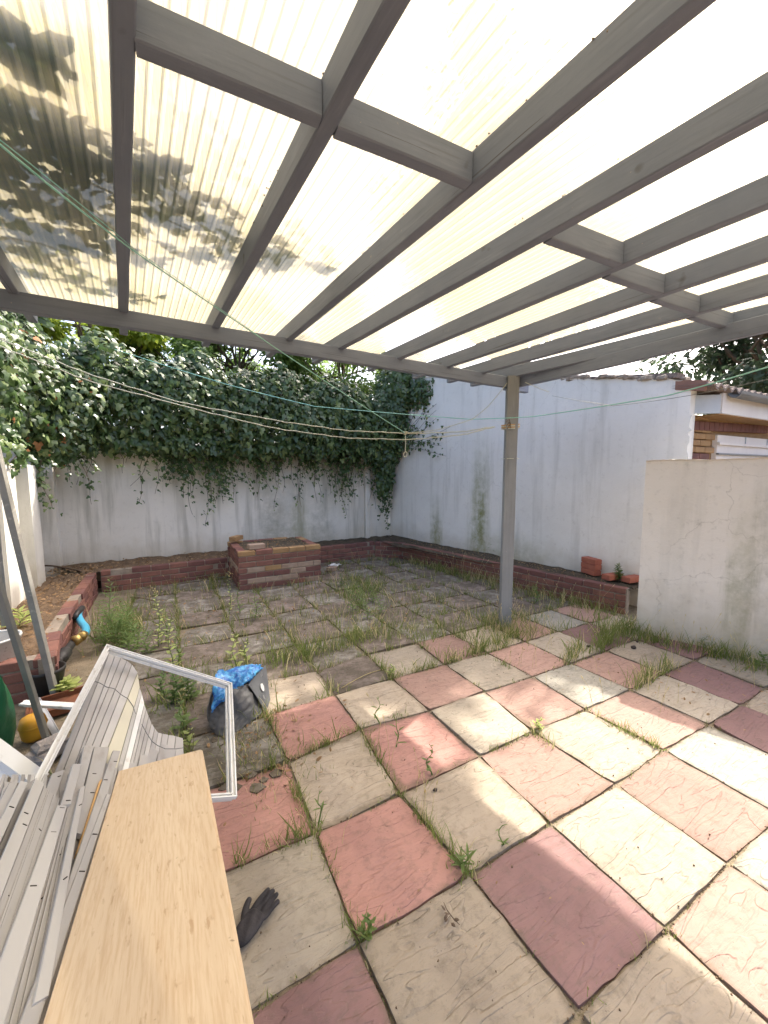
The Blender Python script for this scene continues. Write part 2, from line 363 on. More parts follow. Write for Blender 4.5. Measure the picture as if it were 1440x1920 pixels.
M['rubble'] = noise_mat('rubble', (0.30, 0.27, 0.24), (0.22, 0.19, 0.17), 12, 0.95, 0.9, 30, 0.02)
M['blue_hose'] = noise_mat('blue_hose', (0.06, 0.36, 0.55), (0.09, 0.43, 0.62), 8, 0.35)
M['brass'] = noise_mat('brass', (0.42, 0.29, 0.10), (0.33, 0.22, 0.08), 12, 0.35, metal=0.8)
M['black_plastic'] = noise_mat('black_plastic', (0.022, 0.021, 0.02), (0.04, 0.038, 0.036), 12, 0.5)
M['rust'] = noise_mat('rust', (0.20, 0.075, 0.035), (0.12, 0.05, 0.03), 14, 0.85)
M['bag_dark'] = noise_mat('bag_dark', (0.085, 0.085, 0.088), (0.12, 0.118, 0.115), 7, 0.55, 0.4, 24, 0.01)
M['bag_side'] = noise_mat('bag_side', (0.125, 0.13, 0.135), (0.155, 0.16, 0.162), 6, 0.5, 0.2, 30, 0.006)
def blue_mat():
    t = NT('blue_tarpaulin'); v = t.coord('Object', (1, 1, 1), True)
    c = t.mix(t.step(t.noise(v, 26, 4, 0.6), 0.4, 0.62), (0.02, 0.12, 0.42), (0.10, 0.42, 0.72))
    c = t.mix(t.step(t.noise(v, 60, 3, 0.6), 0.6, 0.72), c, (0.35, 0.62, 0.78))
    return t.finish(c, 0.38, t.bump(t.noise(v, 18, 3), 0.4, 0.01), 0.5)
M['blue_tarp'] = blue_mat()
M['glove'] = noise_mat('glove', (0.022, 0.02, 0.022), (0.042, 0.036, 0.038), 24, 0.7, 0.5, 160, 0.002)
M['glove_print'] = noise_mat('glove_print', (0.20, 0.13, 0.15), (0.14, 0.10, 0.11), 60, 0.7)
M['line_green'] = noise_mat('line_green', (0.26, 0.60, 0.50), (0.36, 0.68, 0.58), 30, 0.45)
M['rope'] = noise_mat('rope', (0.62, 0.62, 0.50), (0.50, 0.50, 0.40), 60, 0.8, 0.4, 200, 0.002)
M['wire_grey'] = noise_mat('wire_grey', (0.16, 0.17, 0.17), (0.2, 0.21, 0.2), 30, 0.5)
M['stone_dark'] = noise_mat('stone_dark', (0.045, 0.035, 0.03), (0.08, 0.06, 0.05), 20, 0.8, 0.5, 60)
M['garage_white'] = noise_mat('garage_white', (0.72, 0.67, 0.62), (0.64, 0.58, 0.54), 4, 0.7, 0.15, 40, 0.004, (1, 1, 0.15))
M['fascia_shaded'] = noise_mat('fascia_shaded', (0.46, 0.49, 0.52), (0.40, 0.43, 0.46), 5, 0.7, 0.2, 40)  # blue-grey carries the shade on the fascia return; door seams share it
M['gutter'] = noise_mat('gutter', (0.13, 0.135, 0.14), (0.17, 0.175, 0.18), 8, 0.45)
M['roof_cement'] = noise_mat('roof_cement', (0.17, 0.13, 0.11), (0.24, 0.19, 0.16), 9, 0.95, 0.8, 40, 0.02, spots=(0.09, 0.08, 0.05))
M['roof_board'] = noise_mat('roof_board', (0.28, 0.15, 0.11), (0.22, 0.12, 0.09), 8, 0.8, 0.3, 50)

# ------------------------------------------------------------------ object helpers
def mesh_obj(name, verts, faces, m, parent=None, smooth=False, mats=None, fmi=None):
    me = bpy.data.meshes.new(name)
    me.from_pydata([tuple(map(float, v)) for v in verts], [], [tuple(f) for f in faces])
    for k in (mats or [m]): me.materials.append(k)
    if fmi is not None: me.polygons.foreach_set('material_index', fmi)
    if smooth: me.polygons.foreach_set('use_smooth', [True] * len(me.polygons))
    me.update()
    o = bpy.data.objects.new(name, me); COL.objects.link(o)
    if parent: o.parent = parent
    return o
def inst(name, me, parent=None, loc=(0, 0, 0), rot=(0, 0, 0), scale=None):
    o = bpy.data.objects.new(name, me); COL.objects.link(o)
    o.location = loc; o.rotation_euler = rot
    if scale is not None: o.scale = scale if hasattr(scale, '__len__') else (scale,) * 3
    if parent: o.parent = parent
    return o
def tag(o, label=None, cat=None, group=None, kind=None):
    if label: o['label'] = label
    if cat: o['category'] = cat
    if group: o['group'] = group
    if kind: o['kind'] = kind
    return o
def empty(name, loc, label, cat, group=None, rz=0.0):
    o = bpy.data.objects.new(name, None); COL.objects.link(o)
    o.location = loc; o.rotation_euler = (0, 0, rz); o.empty_display_size = 0.1
    return tag(o, label, cat, group)

class MB:
    def __init__(s): s.v = []; s.f = []
    def add(s, vs, fs):
        b = len(s.v); s.v += [tuple(map(float, x)) for x in vs]; s.f += [tuple(b + i for i in f) for f in fs]; return s
    def box(s, c, size, rz=0.0, bev=0.0):
        sx, sy, sz = (k / 2 for k in size)
        ca, sa = math.cos(rz), math.sin(rz)
        if bev <= 0:
            P = [(x, y, z) for z in (-sz, sz) for x, y in ((-sx, -sy), (sx, -sy), (sx, sy), (-sx, sy))]
            F = [(3, 2, 1, 0), (4, 5, 6, 7), (0, 1, 5, 4), (1, 2, 6, 5), (2, 3, 7, 6), (3, 0, 4, 7)]
        else:
            b = bev; P = []
            for z, k in ((-sz, b), (-sz + b, 0), (sz - b, 0), (sz, b)):
                P += [(-sx + k, -sy + k, z), (sx - k, -sy + k, z), (sx - k, sy - k, z), (-sx + k, sy - k, z)]
            F = [(3, 2, 1, 0), (12, 13, 14, 15)]
            for r in range(3):
                for i in range(4):
                    j = (i + 1) % 4; F.append((r * 4 + i, r * 4 + j, r * 4 + 4 + j, r * 4 + 4 + i))
        return s.add([(c[0] + x * ca - y * sa, c[1] + x * sa + y * ca, c[2] + z) for x, y, z in P], F)
    def bar(s, a, b, wd, ht, up=(0, 0, 1)):
        a = Vector(a); b = Vector(b); d = (b - a).normalized(); u = Vector(up)
        sd = d.cross(u).normalized(); u = sd.cross(d).normalized()
        P = [p + sd * (i * wd / 2) + u * (j * ht / 2) for p in (a, b) for i, j in ((-1, -1), (1, -1), (1, 1), (-1, 1))]
        return s.add(P, [(0, 1, 2, 3), (7, 6, 5, 4), (0, 4, 5, 1), (1, 5, 6, 2), (2, 6, 7, 3), (3, 7, 4, 0)])
    def tube(s, pts, r, n=6, caps=True):
        pts = [Vector(p) for p in pts]; rs = r if hasattr(r, '__len__') else [r] * len(pts)
        base = len(s.v); ref = Vector((0.31, 0.17, 0.93))
        for i, p in enumerate(pts):
            d = (pts[min(i + 1, len(pts) - 1)] - pts[max(i - 1, 0)]).normalized()
            if abs(d.dot(ref)) > 0.95: ref = Vector((0.9, 0.3, 0.1))
            u = d.cross(ref).normalized(); q = u.cross(d).normalized()
            for k in range(n):
                a = 2 * math.pi * k / n
                s.v.append(tuple(p + (u * math.cos(a) + q * math.sin(a)) * rs[i]))
        for i in range(len(pts) - 1):
            for k in range(n):
                k2 = (k + 1) % n
                s.f.append((base + i * n + k, base + i * n + k2, base + (i + 1) * n + k2, base + (i + 1) * n + k))
        if caps:
            s.f.append(tuple(base + k for k in reversed(range(n)))); s.f.append(tuple(base + (len(pts) - 1) * n + k for k in range(n)))
        return s
    def lathe(s, prof, n=20, c=(0, 0, 0)):
        base = len(s.v)
        for r, z in prof:
            for k in range(n):
                a = 2 * math.pi * k / n; s.v.append((c[0] + r * math.cos(a), c[1] + r * math.sin(a), c[2] + z))
        for i in range(len(prof) - 1):
            for k in range(n):
                k2 = (k + 1) % n; s.f.append((base + i * n + k, base + i * n + k2, base + (i + 1) * n + k2, base + (i + 1) * n + k))
        return s
    def obj(s, name, m, parent=None, smooth=False):
        return mesh_obj(name, s.v, s.f, m, parent, smooth)

def bulk(name, tv, tf, pos, rot, scale, m, parent=None):
    """many copies of a small template joined in one mesh; rot: (n,3,3), scale: (n,) or (n,3)"""
    tv = np.asarray(tv, float); n = len(pos); k = len(tv)
    scale = np.asarray(scale, float)
    if scale.ndim == 1: scale = np.repeat(scale[:, None], 3, 1)
    V = np.einsum('nij,nkj->nki', rot, tv[None] * scale[:, None, :]) + np.asarray(pos)[:, None, :]
    me = bpy.data.meshes.new(name)
    lens = np.array([len(f) for f in tf]); flat = np.concatenate([np.array(f) for f in tf])
    me.vertices.add(n * k); me.vertices.foreach_set('co', V.reshape(-1))
    loops = (flat[None] + (np.arange(n) * k)[:, None]).reshape(-1)
    me.loops.add(len(loops)); me.loops.foreach_set('vertex_index', loops.astype(np.int32))
    tot = np.tile(lens, n); st = np.concatenate([[0], np.cumsum(tot)[:-1]])
    me.polygons.add(len(tot)); me.polygons.foreach_set('loop_start', st.astype(np.int32)); me.polygons.foreach_set('loop_total', tot.astype(np.int32))
    me.materials.append(m); me.update(calc_edges=True); me.validate()
    o = bpy.data.objects.new(name, me); COL.objects.link(o)
    if parent: o.parent = parent
    return o
def rot_from(normal, tip):
    """frames with z = normal, y = tip made perpendicular; arrays (n,3)"""
    z = normal / np.linalg.norm(normal, axis=1, keepdims=True)
    y = tip - (tip * z).sum(1, keepdims=True) * z
    y /= np.maximum(np.linalg.norm(y, axis=1, keepdims=True), 1e-6)
    x = np.cross(y, z)
    return np.stack([x, y, z], 2)

IVY_V = [(0, 0, 0), (0.30, -0.16, -0.05), (0.52, 0.18, -0.08), (0.27, 0.36, -0.02), (0.24, 0.72, -0.06), (0, 1.0, -0.14), (-0.24, 0.72, -0.06), (-0.27, 0.36, -0.02), (-0.52, 0.18, -0.08), (-0.30, -0.16, -0.05), (0, 0.42, 0.05)]
IVY_F = [(10, 0, 1, 2), (10, 2, 3), (10, 3, 4, 5), (10, 5, 6, 7), (10, 7, 8), (10, 8, 9, 0)]
OVAL_V = [(0, 0, 0), (0.24, 0.3, -0.04), (0.2, 0.7, -0.05), (0, 1.0, -0.12), (-0.2, 0.7, -0.05), (-0.24, 0.3, -0.04), (0, 0.5, 0.04)]
OVAL_F = [(6, 0, 1), (6, 1, 2), (6, 2, 3), (6, 3, 4), (6, 4, 5), (6, 5, 0)]
NARROW_V = [(0, 0, 0), (0.1, 0.3, 0.02), (0.075, 0.7, 0.0), (0, 1.0, -0.1), (-0.075, 0.7, 0.0), (-0.1, 0.3, 0.02)]
NARROW_F = [(0, 1, 2, 3), (0, 3, 4, 5)]
# ================================================================== SETTING
gb = MB()
gb.add([(-60, -60, -0.03), (60, -60, -0.03), (60, 60, -0.03), (-60, 60, -0.03)], [(0, 1, 2, 3)])
tag(gb.obj('ground', M['soil']), kind='structure')

# ---- patio: joint bed and riven slabs, each slab an object
patio = empty('patio', (0, 0, 0), None, None); tag(patio, 'checkerboard patio of red and cream riven concrete slabs', kind='structure')
jb = MB(); jb.add([(-2.6, -1.9, -0.013), (4.6, -1.9, -0.013), (4.6, 5.4, -0.013), (-2.6, 5.4, -0.013)], [(0, 1, 2, 3)])
tag(jb.obj('joint_bed', M['mortar_sand'], patio), kind='stuff')
S = 0.46
J = {(0, 0): (672, 1767), (0, 1): (592, 1562), (1, 0): (880, 1640), (1, 1): (750, 1488), (1, 2): (675, 1367), (1, 3): (627, 1302), (1, 4): (597, 1260),
     (2, 0): (1032, 1543), (2, 1): (900, 1417), (2, 2): (805, 1332), (2, 3): (735, 1272), (3, 0): (1155, 1470), (3, 1): (999, 1370), (3, 2): (909, 1296),
     (3, 3): (834, 1245), (3, 4): (782, 1205), (3, -1): (1365, 1617), (2, -1): (1250, 1740), (1, -1): (1087, 1895), (4, 0): (1245, 1405), (4, 1): (1097, 1329),
     (4, 2): (1000, 1267), (5, 0): (1330, 1357), (5, 1): (1182, 1292), (6, 0): (1390, 1322), (7, 0): (1435, 1290)}
CJ = {}
def corner(i, j):
    if (i, j) not in CJ:
        if (i, j) in J:
            p = at(*J[(i, j)]); d = np.array([p[0] - S * i, p[1] - S * j]); d = np.clip(d, -0.06, 0.06)
            CJ[(i, j)] = (S * i + d[0], S * j + d[1])
        else:
            CJ[(i, j)] = (S * i + rng.uniform(-.008, .008), S * j + rng.uniform(-.008, .008))
    return CJ[(i, j)]
COLS = {(0, 0): 'salmon', (1, -1): 'plum', (0, -2): 'plum', (-1, -1): 'plum', (1, 1): 'salmon', (2, 0): 'pink', (3, -1): 'pink', (3, 1): 'pink', (2, 2): 'pink',
        (0, 2): 'salmon', (-1, 1): 'salmon', (4, 0): 'pink', (0, -1): 'beige', (1, 0): 'beige', (2, -1): 'cream', (3, 0): 'cream', (0, 1): 'beige', (1, 2): 'beige',
        (2, 1): 'cream', (-1, 0): 'cream', (1, -2): 'beige', (2, -2): 'pink', (4, 1): 'grey', (3, 2): 'cream', (5, 0): 'cream', (1, 3): 'dirty_red', (0, 3): 'beige', (2, 3): 'cream', (3, 3): 'pink', (1, 1): 'salmon'}
def riven(u, v, ph):
    return 0.0022 * (math.sin(5.1 * u + 3.3 * v + ph) + 0.7 * math.sin(9.7 * v - 4.1 * u + 2.3 * ph) + 0.4 * math.sin(17 * u + 11 * v + 1.7 * ph))
for i in range(-3, 9):
    for j in range(-4, 12):
        if (i - 1.2) * S > 3.9 - max(0, j) * 0.0 or j * S > 5.15: continue
        if i * S > 3.35 + 0.1 * j and j >= 0 and i > 7: continue
        if i < -2 and j > 2: continue
        P = [np.array(corner(i + a, j + b)) for a, b in ((0, 0), (1, 0), (1, 1), (0, 1))]
        cen = sum(P) / 4
        gap = rng.uniform(0.006, 0.010)
        P = [p + (cen - p) / np.linalg.norm(cen - p) * gap for p in P]
        N = 8; ph = rng.uniform(0, 40); lift = rng.uniform(-0.002, 0.004); tx, ty = rng.uniform(-.006, .006), rng.uniform(-.006, .006)
        if j >= 3 and i < 4 or (i < 0 and j > 1): lift += rng.uniform(-0.006, 0.004); tx *= 2.5; ty *= 2.5
        vs = []; fs = []
        for b in range(N + 1):
            for a in range(N + 1):
                u, v = a / N, b / N
                eu = 0.0 if a in (0, N) else 0; 
                q = P[0] * (1 - u) * (1 - v) + P[1] * u * (1 - v) + P[2] * u * v + P[3] * (1 - u) * v
                edge = a in (0, N) or b in (0, N)
                wob = rng.uniform(-.0035, .0035) if edge else 0
                if a in (0, N) and b in (0, N): q = q + (cen - q) / np.linalg.norm(cen - q) * rng.choice((.001, .003, .006, .014))
                z = lift + riven(u * 1.3, v * 1.3, ph) + (u - .5) * tx + (v - .5) * ty - (0.004 if edge else 0)
                vs.append((q[0] - cen[0] + wob, q[1] - cen[1] + wob, z))
        for b in range(N):
            for a in range(N):
                k = b * (N + 1) + a; fs.append((k, k + 1, k + N + 2, k + N + 1))
        ring = [a for a in range(N + 1)] + [(b + 1) * (N + 1) - 1 for b in range(1, N + 1)] + [N * (N + 1) + a for a in range(N - 1, -1, -1)] + [b * (N + 1) for b in range(N - 1, 0, -1)]
        base = len(vs)
        for k in ring: vs.append((vs[k][0], vs[k][1], -0.035))
        L = len(ring)
        for k in range(L): fs.append((ring[(k + 1) % L], ring[k], base + k, base + (k + 1) % L))
        if (i, j) in COLS: c = COLS[(i, j)]
        else:
            red = (i + j) % 2 == 0
            c = rng.choice(['pink', 'pink', 'plum'] if red else ['beige', 'grey', 'beige', 'cream'])
            if j >= 4 or (i <= 0 and j >= 2): c = 'dirty_red' if red else 'dirty'
        o = mesh_obj('slab', vs, fs, M['slab_' + c], patio, True)
        o.location = (cen[0], cen[1], 0)
        try: o.data.set_sharp_from_angle(angle=math.radians(35))
        except Exception: pass

# ---- walls
def prism(mb, poly, z0, z1s):
    """closed plan polygon raised from z0 to per-corner tops"""
    n = len(poly)
    if not hasattr(z1s, '__len__'): z1s = [z1s] * n
    vs = [(x, y, z0) for x, y in poly] + [(p[0], p[1], z) for p, z in zip(poly, z1s)]
    fs = [tuple(reversed(range(n))), tuple(range(n, 2 * n))] + [(i, (i + 1) % n, n + (i + 1) % n, n + i) for i in range(n)]
    mb.add(vs, fs); return mb

def rough_top_wall(name, a, b, thick, za, zb, m, label, cat, n=60, amp=0.02, z0=-0.03, endrough=0.0):
    """straight wall from a to b whose crumbling top edge steps up and down; thickness lies to the left of a->b"""
    root = empty(name, (*((np.array(a) + np.array(b)) / 2), 0), label, cat)
    ox, oy = root.location[0], root.location[1]
    a = np.array(a, float); b = np.array(b, float); d = (b - a); L = np.linalg.norm(d); d /= L; nn = np.array([-d[1], d[0]])
    vs = []; fs = []
    ts = np.linspace(0, 1, n + 1)
    for t in ts:
        z = za + (zb - za) * t + amp * (rng.uniform(-1, 1) * 0.6 + math.sin(t * 23) * 0.4)
        for off, zz in ((0, z0), (0, z - 0.012), (0.012, z), (thick - 0.01, z + rng.uniform(-.005, .005)), (thick, z0)):
            p = a + d * L * t + nn * off
            vs.append((p[0] - ox, p[1] - oy, zz))
    for k in range(n):
        for q in range(4):
            fs.append((k * 5 + q, (k + 1) * 5 + q, (k + 1) * 5 + q + 1, k * 5 + q + 1))
    fs.append((0, 1, 2, 3, 4)); fs.append(tuple(n * 5 + q for q in (4, 3, 2, 1, 0)))
    w_ = mesh_obj('rendered_face', vs, fs, m, root)
    return root

# back wall along y = 5.9 with pilasters
bw = empty('rendered_wall', (0.5, 5.95, 0), 'long white rendered garden wall at the back under the ivy, streaked grey', 'wall')
mb = MB(); mb.box((0, 0.06, 0.93), (5.2 + 0.9, 0.16, 1.92)); mb.obj('rendered_face', M['render_back'], bw)
mb = MB(); mb.box((2.42, -0.05, 0.93), (0.10, 0.09, 1.9), bev=0.01); mb.obj('pilaster', M['render_back'], bw)
mb = MB(); mb.box((-2.45, -0.085, 0.93), (0.22, 0.16, 1.9), bev=0.01); mb.obj('pilaster', M['render_back'], bw)
# left wall with two piers
lw = empty('rendered_wall', (-2.02, 4.6, 0), 'white rendered side wall on the left with stepped piers, sunlit edges', 'wall')
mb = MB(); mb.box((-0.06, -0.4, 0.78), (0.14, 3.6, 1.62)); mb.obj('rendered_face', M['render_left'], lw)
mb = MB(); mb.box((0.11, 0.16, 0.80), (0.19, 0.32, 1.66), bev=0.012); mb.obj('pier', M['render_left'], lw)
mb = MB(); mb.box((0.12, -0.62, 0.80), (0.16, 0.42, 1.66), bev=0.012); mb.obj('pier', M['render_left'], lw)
# big right wall
WR0 = np.array([3.461, 5.967]); WR1 = np.array([4.268, 1.089]); 
rw = rough_top_wall('rendered_wall', WR1, WR0, -0.18, 2.46, 3.45, M['render_right'], 'tall white rendered wall behind the post with green algae streaks', 'wall', 90, 0.02)
# ragged broken render at the near end of that wall
dW = (WR0 - WR1) / np.linalg.norm(WR0 - WR1)
eb = MB(); prev = None
zz = 1.55; ev = []; 
while zz < 2.5:
    o_ = -0.01 + rng.uniform(-0.012, 0.05) - (0.0 if zz < 2.13 else 0.16)
    ev.append((zz, o_)); zz += rng.uniform(0.025, 0.05)
vs = []; fs = []
nW = np.array([dW[1], -dW[0]])
if nW[0] > 0: nW = -nW
for z, o_ in ev:
    p = WR1 - dW * o_
    q = WR1 + dW * 0.4
    for r_ in (p + nW * 0.004, p - nW * 0.03, q - nW * 0.03, q + nW * 0.004):
        vs.append((r_[0], r_[1], z))
for k in range(len(ev) - 1):
    for q in range(4): fs.append((k * 4 + q, k * 4 + (q + 1) % 4, k * 4 + 4 + (q + 1) % 4, k * 4 + 4 + q))
be = mesh_obj('broken_render', [(v[0] - rw.location[0], v[1] - rw.location[1], v[2]) for v in vs], fs, M['render_right'], rw)
# lumps of old mortar and coping on that wall's top
mb = MB()
for k in range(70):
    t = rng.uniform(0.02, 0.45); p = WR1 + (WR0 - WR1) * t; z = 2.46 + 0.99 * t
    s_ = rng.uniform(0.04, 0.11)
    mb.box((p[0] + 0.06 + rng.uniform(-.03, .05) - rw.location[0], p[1] - rw.location[1], z + rng.uniform(-0.01, 0.03)), (s_, s_ * rng.uniform(1, 2.2), s_ * 0.5), rng.uniform(0, 3), 0.01)
tag(mb.obj('coping_rubble', M['broken_edge'], rw), kind='stuff')
# near right wall (lower)
NW0 = np.array([3.40, 1.02]); NW1 = np.array([3.98, -0.75])
nwl = rough_top_wall('rendered_wall', NW1, NW0, -0.14, 1.635, 1.635, M['render_near'], 'lower cream rendered wall at the right edge with cracked face', 'wall', 70, 0.006)

# ---- garage behind the right wall
gar = empty('garage', (5.6, 1.6, 0), 'brick garage with white door and pale fascia beyond the right wall', 'building')
GX, GY = 4.30, 1.20
def gloc(p): return (p[0] - 5.6, p[1] - 1.6, p[2])
mb = MB(); mb.box(gloc((5.95, 2.8, 1.07)), (3.40, 3.1, 2.16)); mb.obj('wall', M['brick_buff'], gar)
def brick_mesh(size, m, name='brick', bev=0.006, j=0.0):
    b = MB(); b.box((0, 0, 0), size, 0, bev); me_o = b.obj(name, m); me = me_o.data
    bpy.data.objects.remove(me_o); return me
BR = {k: brick_mesh((0.215, 0.05, 0.065), M[k]) for k in ('brick_red', 'brick_plum', 'brick_buff', 'brick_pale')}
BF = {k: brick_mesh((0.215, 0.1025, 0.065), M[k]) for k in ('brick_red', 'brick_plum', 'brick_buff', 'brick_pale', 'brick_new')}
BH = {k: brick_mesh((0.1025, 0.1025, 0.065), M[k]) for k in ('brick_red', 'brick_plum', 'brick_buff', 'brick_pale')}
SOLD = brick_mesh((0.1025, 0.05, 0.10), M['brick_plum'])
BUF_BIG = brick_mesh((0.40, 0.05, 0.11), M['brick_buff'])
y0 = 1.23
for r in range(19):                                     # buff brick pier left of the door
    z = 1.33 + r * 0.075
    if z > 2.13: break
    for q in range(4):
        x = 4.36 + q * 0.225 + (0.1125 if r % 2 else 0)
        if x > 5.12: continue
        k = 'brick_plum' if abs(z - 1.705) < 0.04 else 'brick_buff'
        inst('brick', BR[k], gar, gloc((x, y0, z)))
for q in range(20):                                     # dark header course running over the door
    x = 4.34 + q * 0.113
    inst('brick', SOLD, gar, gloc((x, y0 - 0.012, 2.03 + 0.003 * q)))
for q in range(10):
    inst('brick', BR['brick_buff'], gar, gloc((4.42 + q * 0.225, y0, 2.12 + 0.003 * q)))
dr = MB(); dr.box(gloc((6.3, 1.22, 0.98)), (2.25, 0.05, 1.96)); gd = dr.obj('garage_door', M['garage_white'], gar)
for zz in (1.74, 1.86):
    mb = MB(); mb.box(gloc((6.3, 1.185, zz)), (2.25, 0.03, 0.018 if zz < 1.8 else 0.03)); mb.obj('door_rail', M['gutter'] if zz < 1.8 else M['garage_white'], gd)
for xx in (5.9, 6.55):
    mb = MB(); mb.box(gloc((xx, 1.192, 1.9)), (0.012, 0.012, 0.12)); mb.obj('door_seam', M['fascia_shaded'], gd)
fe = at_y(1352, 752, 0.98); mb = MB(); mb.bar(gloc((4.25, 1.26, 2.235)), gloc((fe[0] - .01, 0.985, 2.235)), 0.03, 0.19); mb.obj('fascia', M['fascia_shaded'], gar)  # shade on this return is painted in as a blue-grey tone
mb = MB(); mb.box(gloc((fe[0] + 1.39, 0.98, 2.245)), (2.78, 0.03, 0.21)); mb.obj('fascia', M['garage_white'], gar)
mb = MB(); mb.box(gloc((fe[0] + 1.39, 1.10, 2.135)), (2.76, 0.21, 0.012)); mb.obj('soffit', M['brick_buff'], gar)
# gutter (half round) along the front fascia
mb = MB(); n = 8
for sgn, rr in ((1, 0.062), (1, 0.056)):
    pass
pr_ = [(0.062 * math.cos(a), 0.062 * math.sin(a)) for a in np.linspace(math.pi, 2 * math.pi, n)] + [(0.054 * math.cos(a), 0.054 * math.sin(a)) for a in np.linspace(2 * math.pi, math.pi, n)]
vs = []; fs = []
for x in (fe[0] + .07, 7.05):
    for (yy, zz) in pr_: vs.append(gloc((x, 0.895 + yy, 2.355 + zz)))
m_ = len(pr_)
for k in range(m_): fs.append((k, (k + 1) % m_, m_ + (k + 1) % m_, m_ + k))
fs.append(tuple(range(m_))); fs.append(tuple(reversed(range(m_, 2 * m_))))
mesh_obj('gutter', vs, fs, M['gutter'], gar)
# corrugated cement roof sheet with wavy front edge, and the verge boards at its left end
vs = []; fs = []; NX = 140
for k in range(NX + 1):
    x = 4.24 + k * 0.0195; z = 0.024 * math.sin(k * 2 * math.pi / 8)
    for y, zb in ((0.90, 2.39), (2.6, 2.58), (4.3, 2.76)):
        vs.append(gloc((x, y, zb + z)))
    for y, zb in ((4.3, 2.745), (0.90, 2.365)):
        vs.append(gloc((x, y, zb + z)))
for k in range(NX):
    for q in range(5): fs.append((k * 5 + q, k * 5 + (q + 1) % 5, k * 5 + 5 + (q + 1) % 5, k * 5 + 5 + q))
mesh_obj('roof', vs, fs, M['roof_cement'], gar)
mb = MB(); mb.bar(gloc((4.27, 0.96, 2.385)), gloc((4.27, 2.1, 2.60)), 0.05, 0.10); mb.obj('verge_board', M['roof_board'], gar)
mb = MB(); mb.bar(gloc((4.30, 1.2, 2.53)), gloc((4.30, 2.2, 2.70)), 0.16, 0.05); mb.obj('verge_board', M['roof_cement'], gar)

# ---- raised beds
def bed_run(name, path, z0, courses, label, seed, mats, thick=0.1025, skip=0.0):
    """brick face following a plan path; each brick a child"""
    r2 = random.Random(seed)
    path = [np.array(p, float) for p in path]
    root = empty(name, (*path[0], 0), label, 'garden wall')
    seg = [np.linalg.norm(path[k + 1] - path[k]) for k in range(len(path) - 1)]; tot = sum(seg)
    def pt(s):
        for k, L in enumerate(seg):
            if s <= L or k == len(seg) - 1:
                d = (path[k + 1] - path[k]) / L; return path[k] + d * s, d
            s -= L
    core = MB()
    nseg = max(2, int(tot / 0.25))
    for k in range(nseg):
        p, d = pt(tot * (k + .5) / nseg); nn = np.array([-d[1], d[0]])
        q = p + nn * 0.055
        core.box((q[0] - path[0][0], q[1] - path[0][1], z0 + courses * 0.0375 - 0.004), (tot / nseg + 0.012, thick - 0.016, courses * 0.075 - 0.012), math.atan2(d[1], d[0]))
    core.obj('mortar_core', M['mortar'], root)
    for c in range(courses):
        s = -0.1125 if c % 2 else 0.0
        while s < tot - 0.06:
            full = True
            cs = s + 0.1075
            if s < 0: cs = 0.05; full = False
            if cs + 0.1 > tot: full = False; cs = min(cs, tot - 0.052)
            p, d = pt(cs); nn = np.array([-d[1], d[0]])
            k = r2.choices(list(mats), list(mats.values()))[0]
            q = p + nn * (0.051 + r2.uniform(-.003, .003))
            if not (c == courses - 1 and r2.random() < skip):
                inst('brick', (BF if full else BH)[k], root, (q[0] - path[0][0], q[1] - path[0][1], z0 + 0.0375 + c * 0.075 + r2.uniform(-.002, .002)), (r2.uniform(-.012, .012), r2.uniform(-.01, .01), math.atan2(d[1], d[0]) + r2.uniform(-.012, .012)))
            s += 0.225
    return root
RED = {'brick_red': 6, 'brick_plum': 4}
# right bed: runs from its near end to the far corner, face on the patio side (path direction keeps thickness behind)
bed_run('bed_wall', [(3.80, 1.36), (3.60, 2.3), (3.46, 3.0), (3.27, 4.2), (3.12, 5.0), (2.80, 5.32)][::-1], -0.02, 4, 'low red brick bed wall along the tall right wall', 3, RED)
bed_run('bed_wall', [(1.42, 5.30), (2.80, 5.34)], -0.02, 4, 'short low red brick bed wall in the far corner, right of the brick box', 4, RED)
bed_run('bed_wall', [(-1.30, 5.10), (0.24, 5.16)], -0.02, 4, 'low red brick bed wall at the back, left of the brick box', 5, RED, skip=0.3)
bed_run('bed_wall', [(-1.22, 2.35), (-1.31, 3.0), (-1.33, 4.0), (-1.34, 5.06)], -0.02, 4, 'low brick bed wall on the left beside the blue hose', 6, {'brick_red': 5, 'brick_new': 2, 'brick_plum': 3} if False else RED, skip=0.15)
bed_run('bed_wall', [(-1.95, 2.34), (-1.24, 2.34)], -0.02, 4, 'short brick end of the left bed behind the metal bucket', 8, {'brick_red': 3, 'brick_pale': 1})
# soil in the beds
def soil_patch(name, poly, z, m, amp=0.02, label=None):
    n = 26
    xs = [p[0] for p in poly]; ys = [p[1] for p in poly]
    q = [np.array(p, float) for p in poly]
    vs = []; fs = []
    for b in range(n + 1):
        for a in range(n + 1):
            u, v = a / n, b / n
            p = q[0] * (1 - u) * (1 - v) + q[1] * u * (1 - v) + q[2] * u * v + q[3] * (1 - u) * v
            vs.append((p[0], p[1], z + rng.uniform(-amp, amp)))
    for b in range(n):
        for a in range(n):
            k = b * (n + 1) + a; fs.append((k, k + 1, k + n + 2, k + n + 1))
    return tag(mesh_obj(name, vs, fs, m, None, True), label, kind='structure')
soil_patch('bed_soil', [(3.85, 1.35), (4.3, 1.35), (3.55, 5.95), (2.85, 5.42)], 0.265, M['soil'], 0.018)
soil_patch('bed_soil', [(1.35, 5.36), (2.9, 5.4), (3.5, 5.95), (1.3, 5.95)], 0.265, M['soil'], 0.018)
soil_patch('bed_soil', [(-1.45, 5.16), (0.3, 5.22), (0.35, 5.9), (-2.0, 5.9)], 0.255, M['litter'], 0.018)
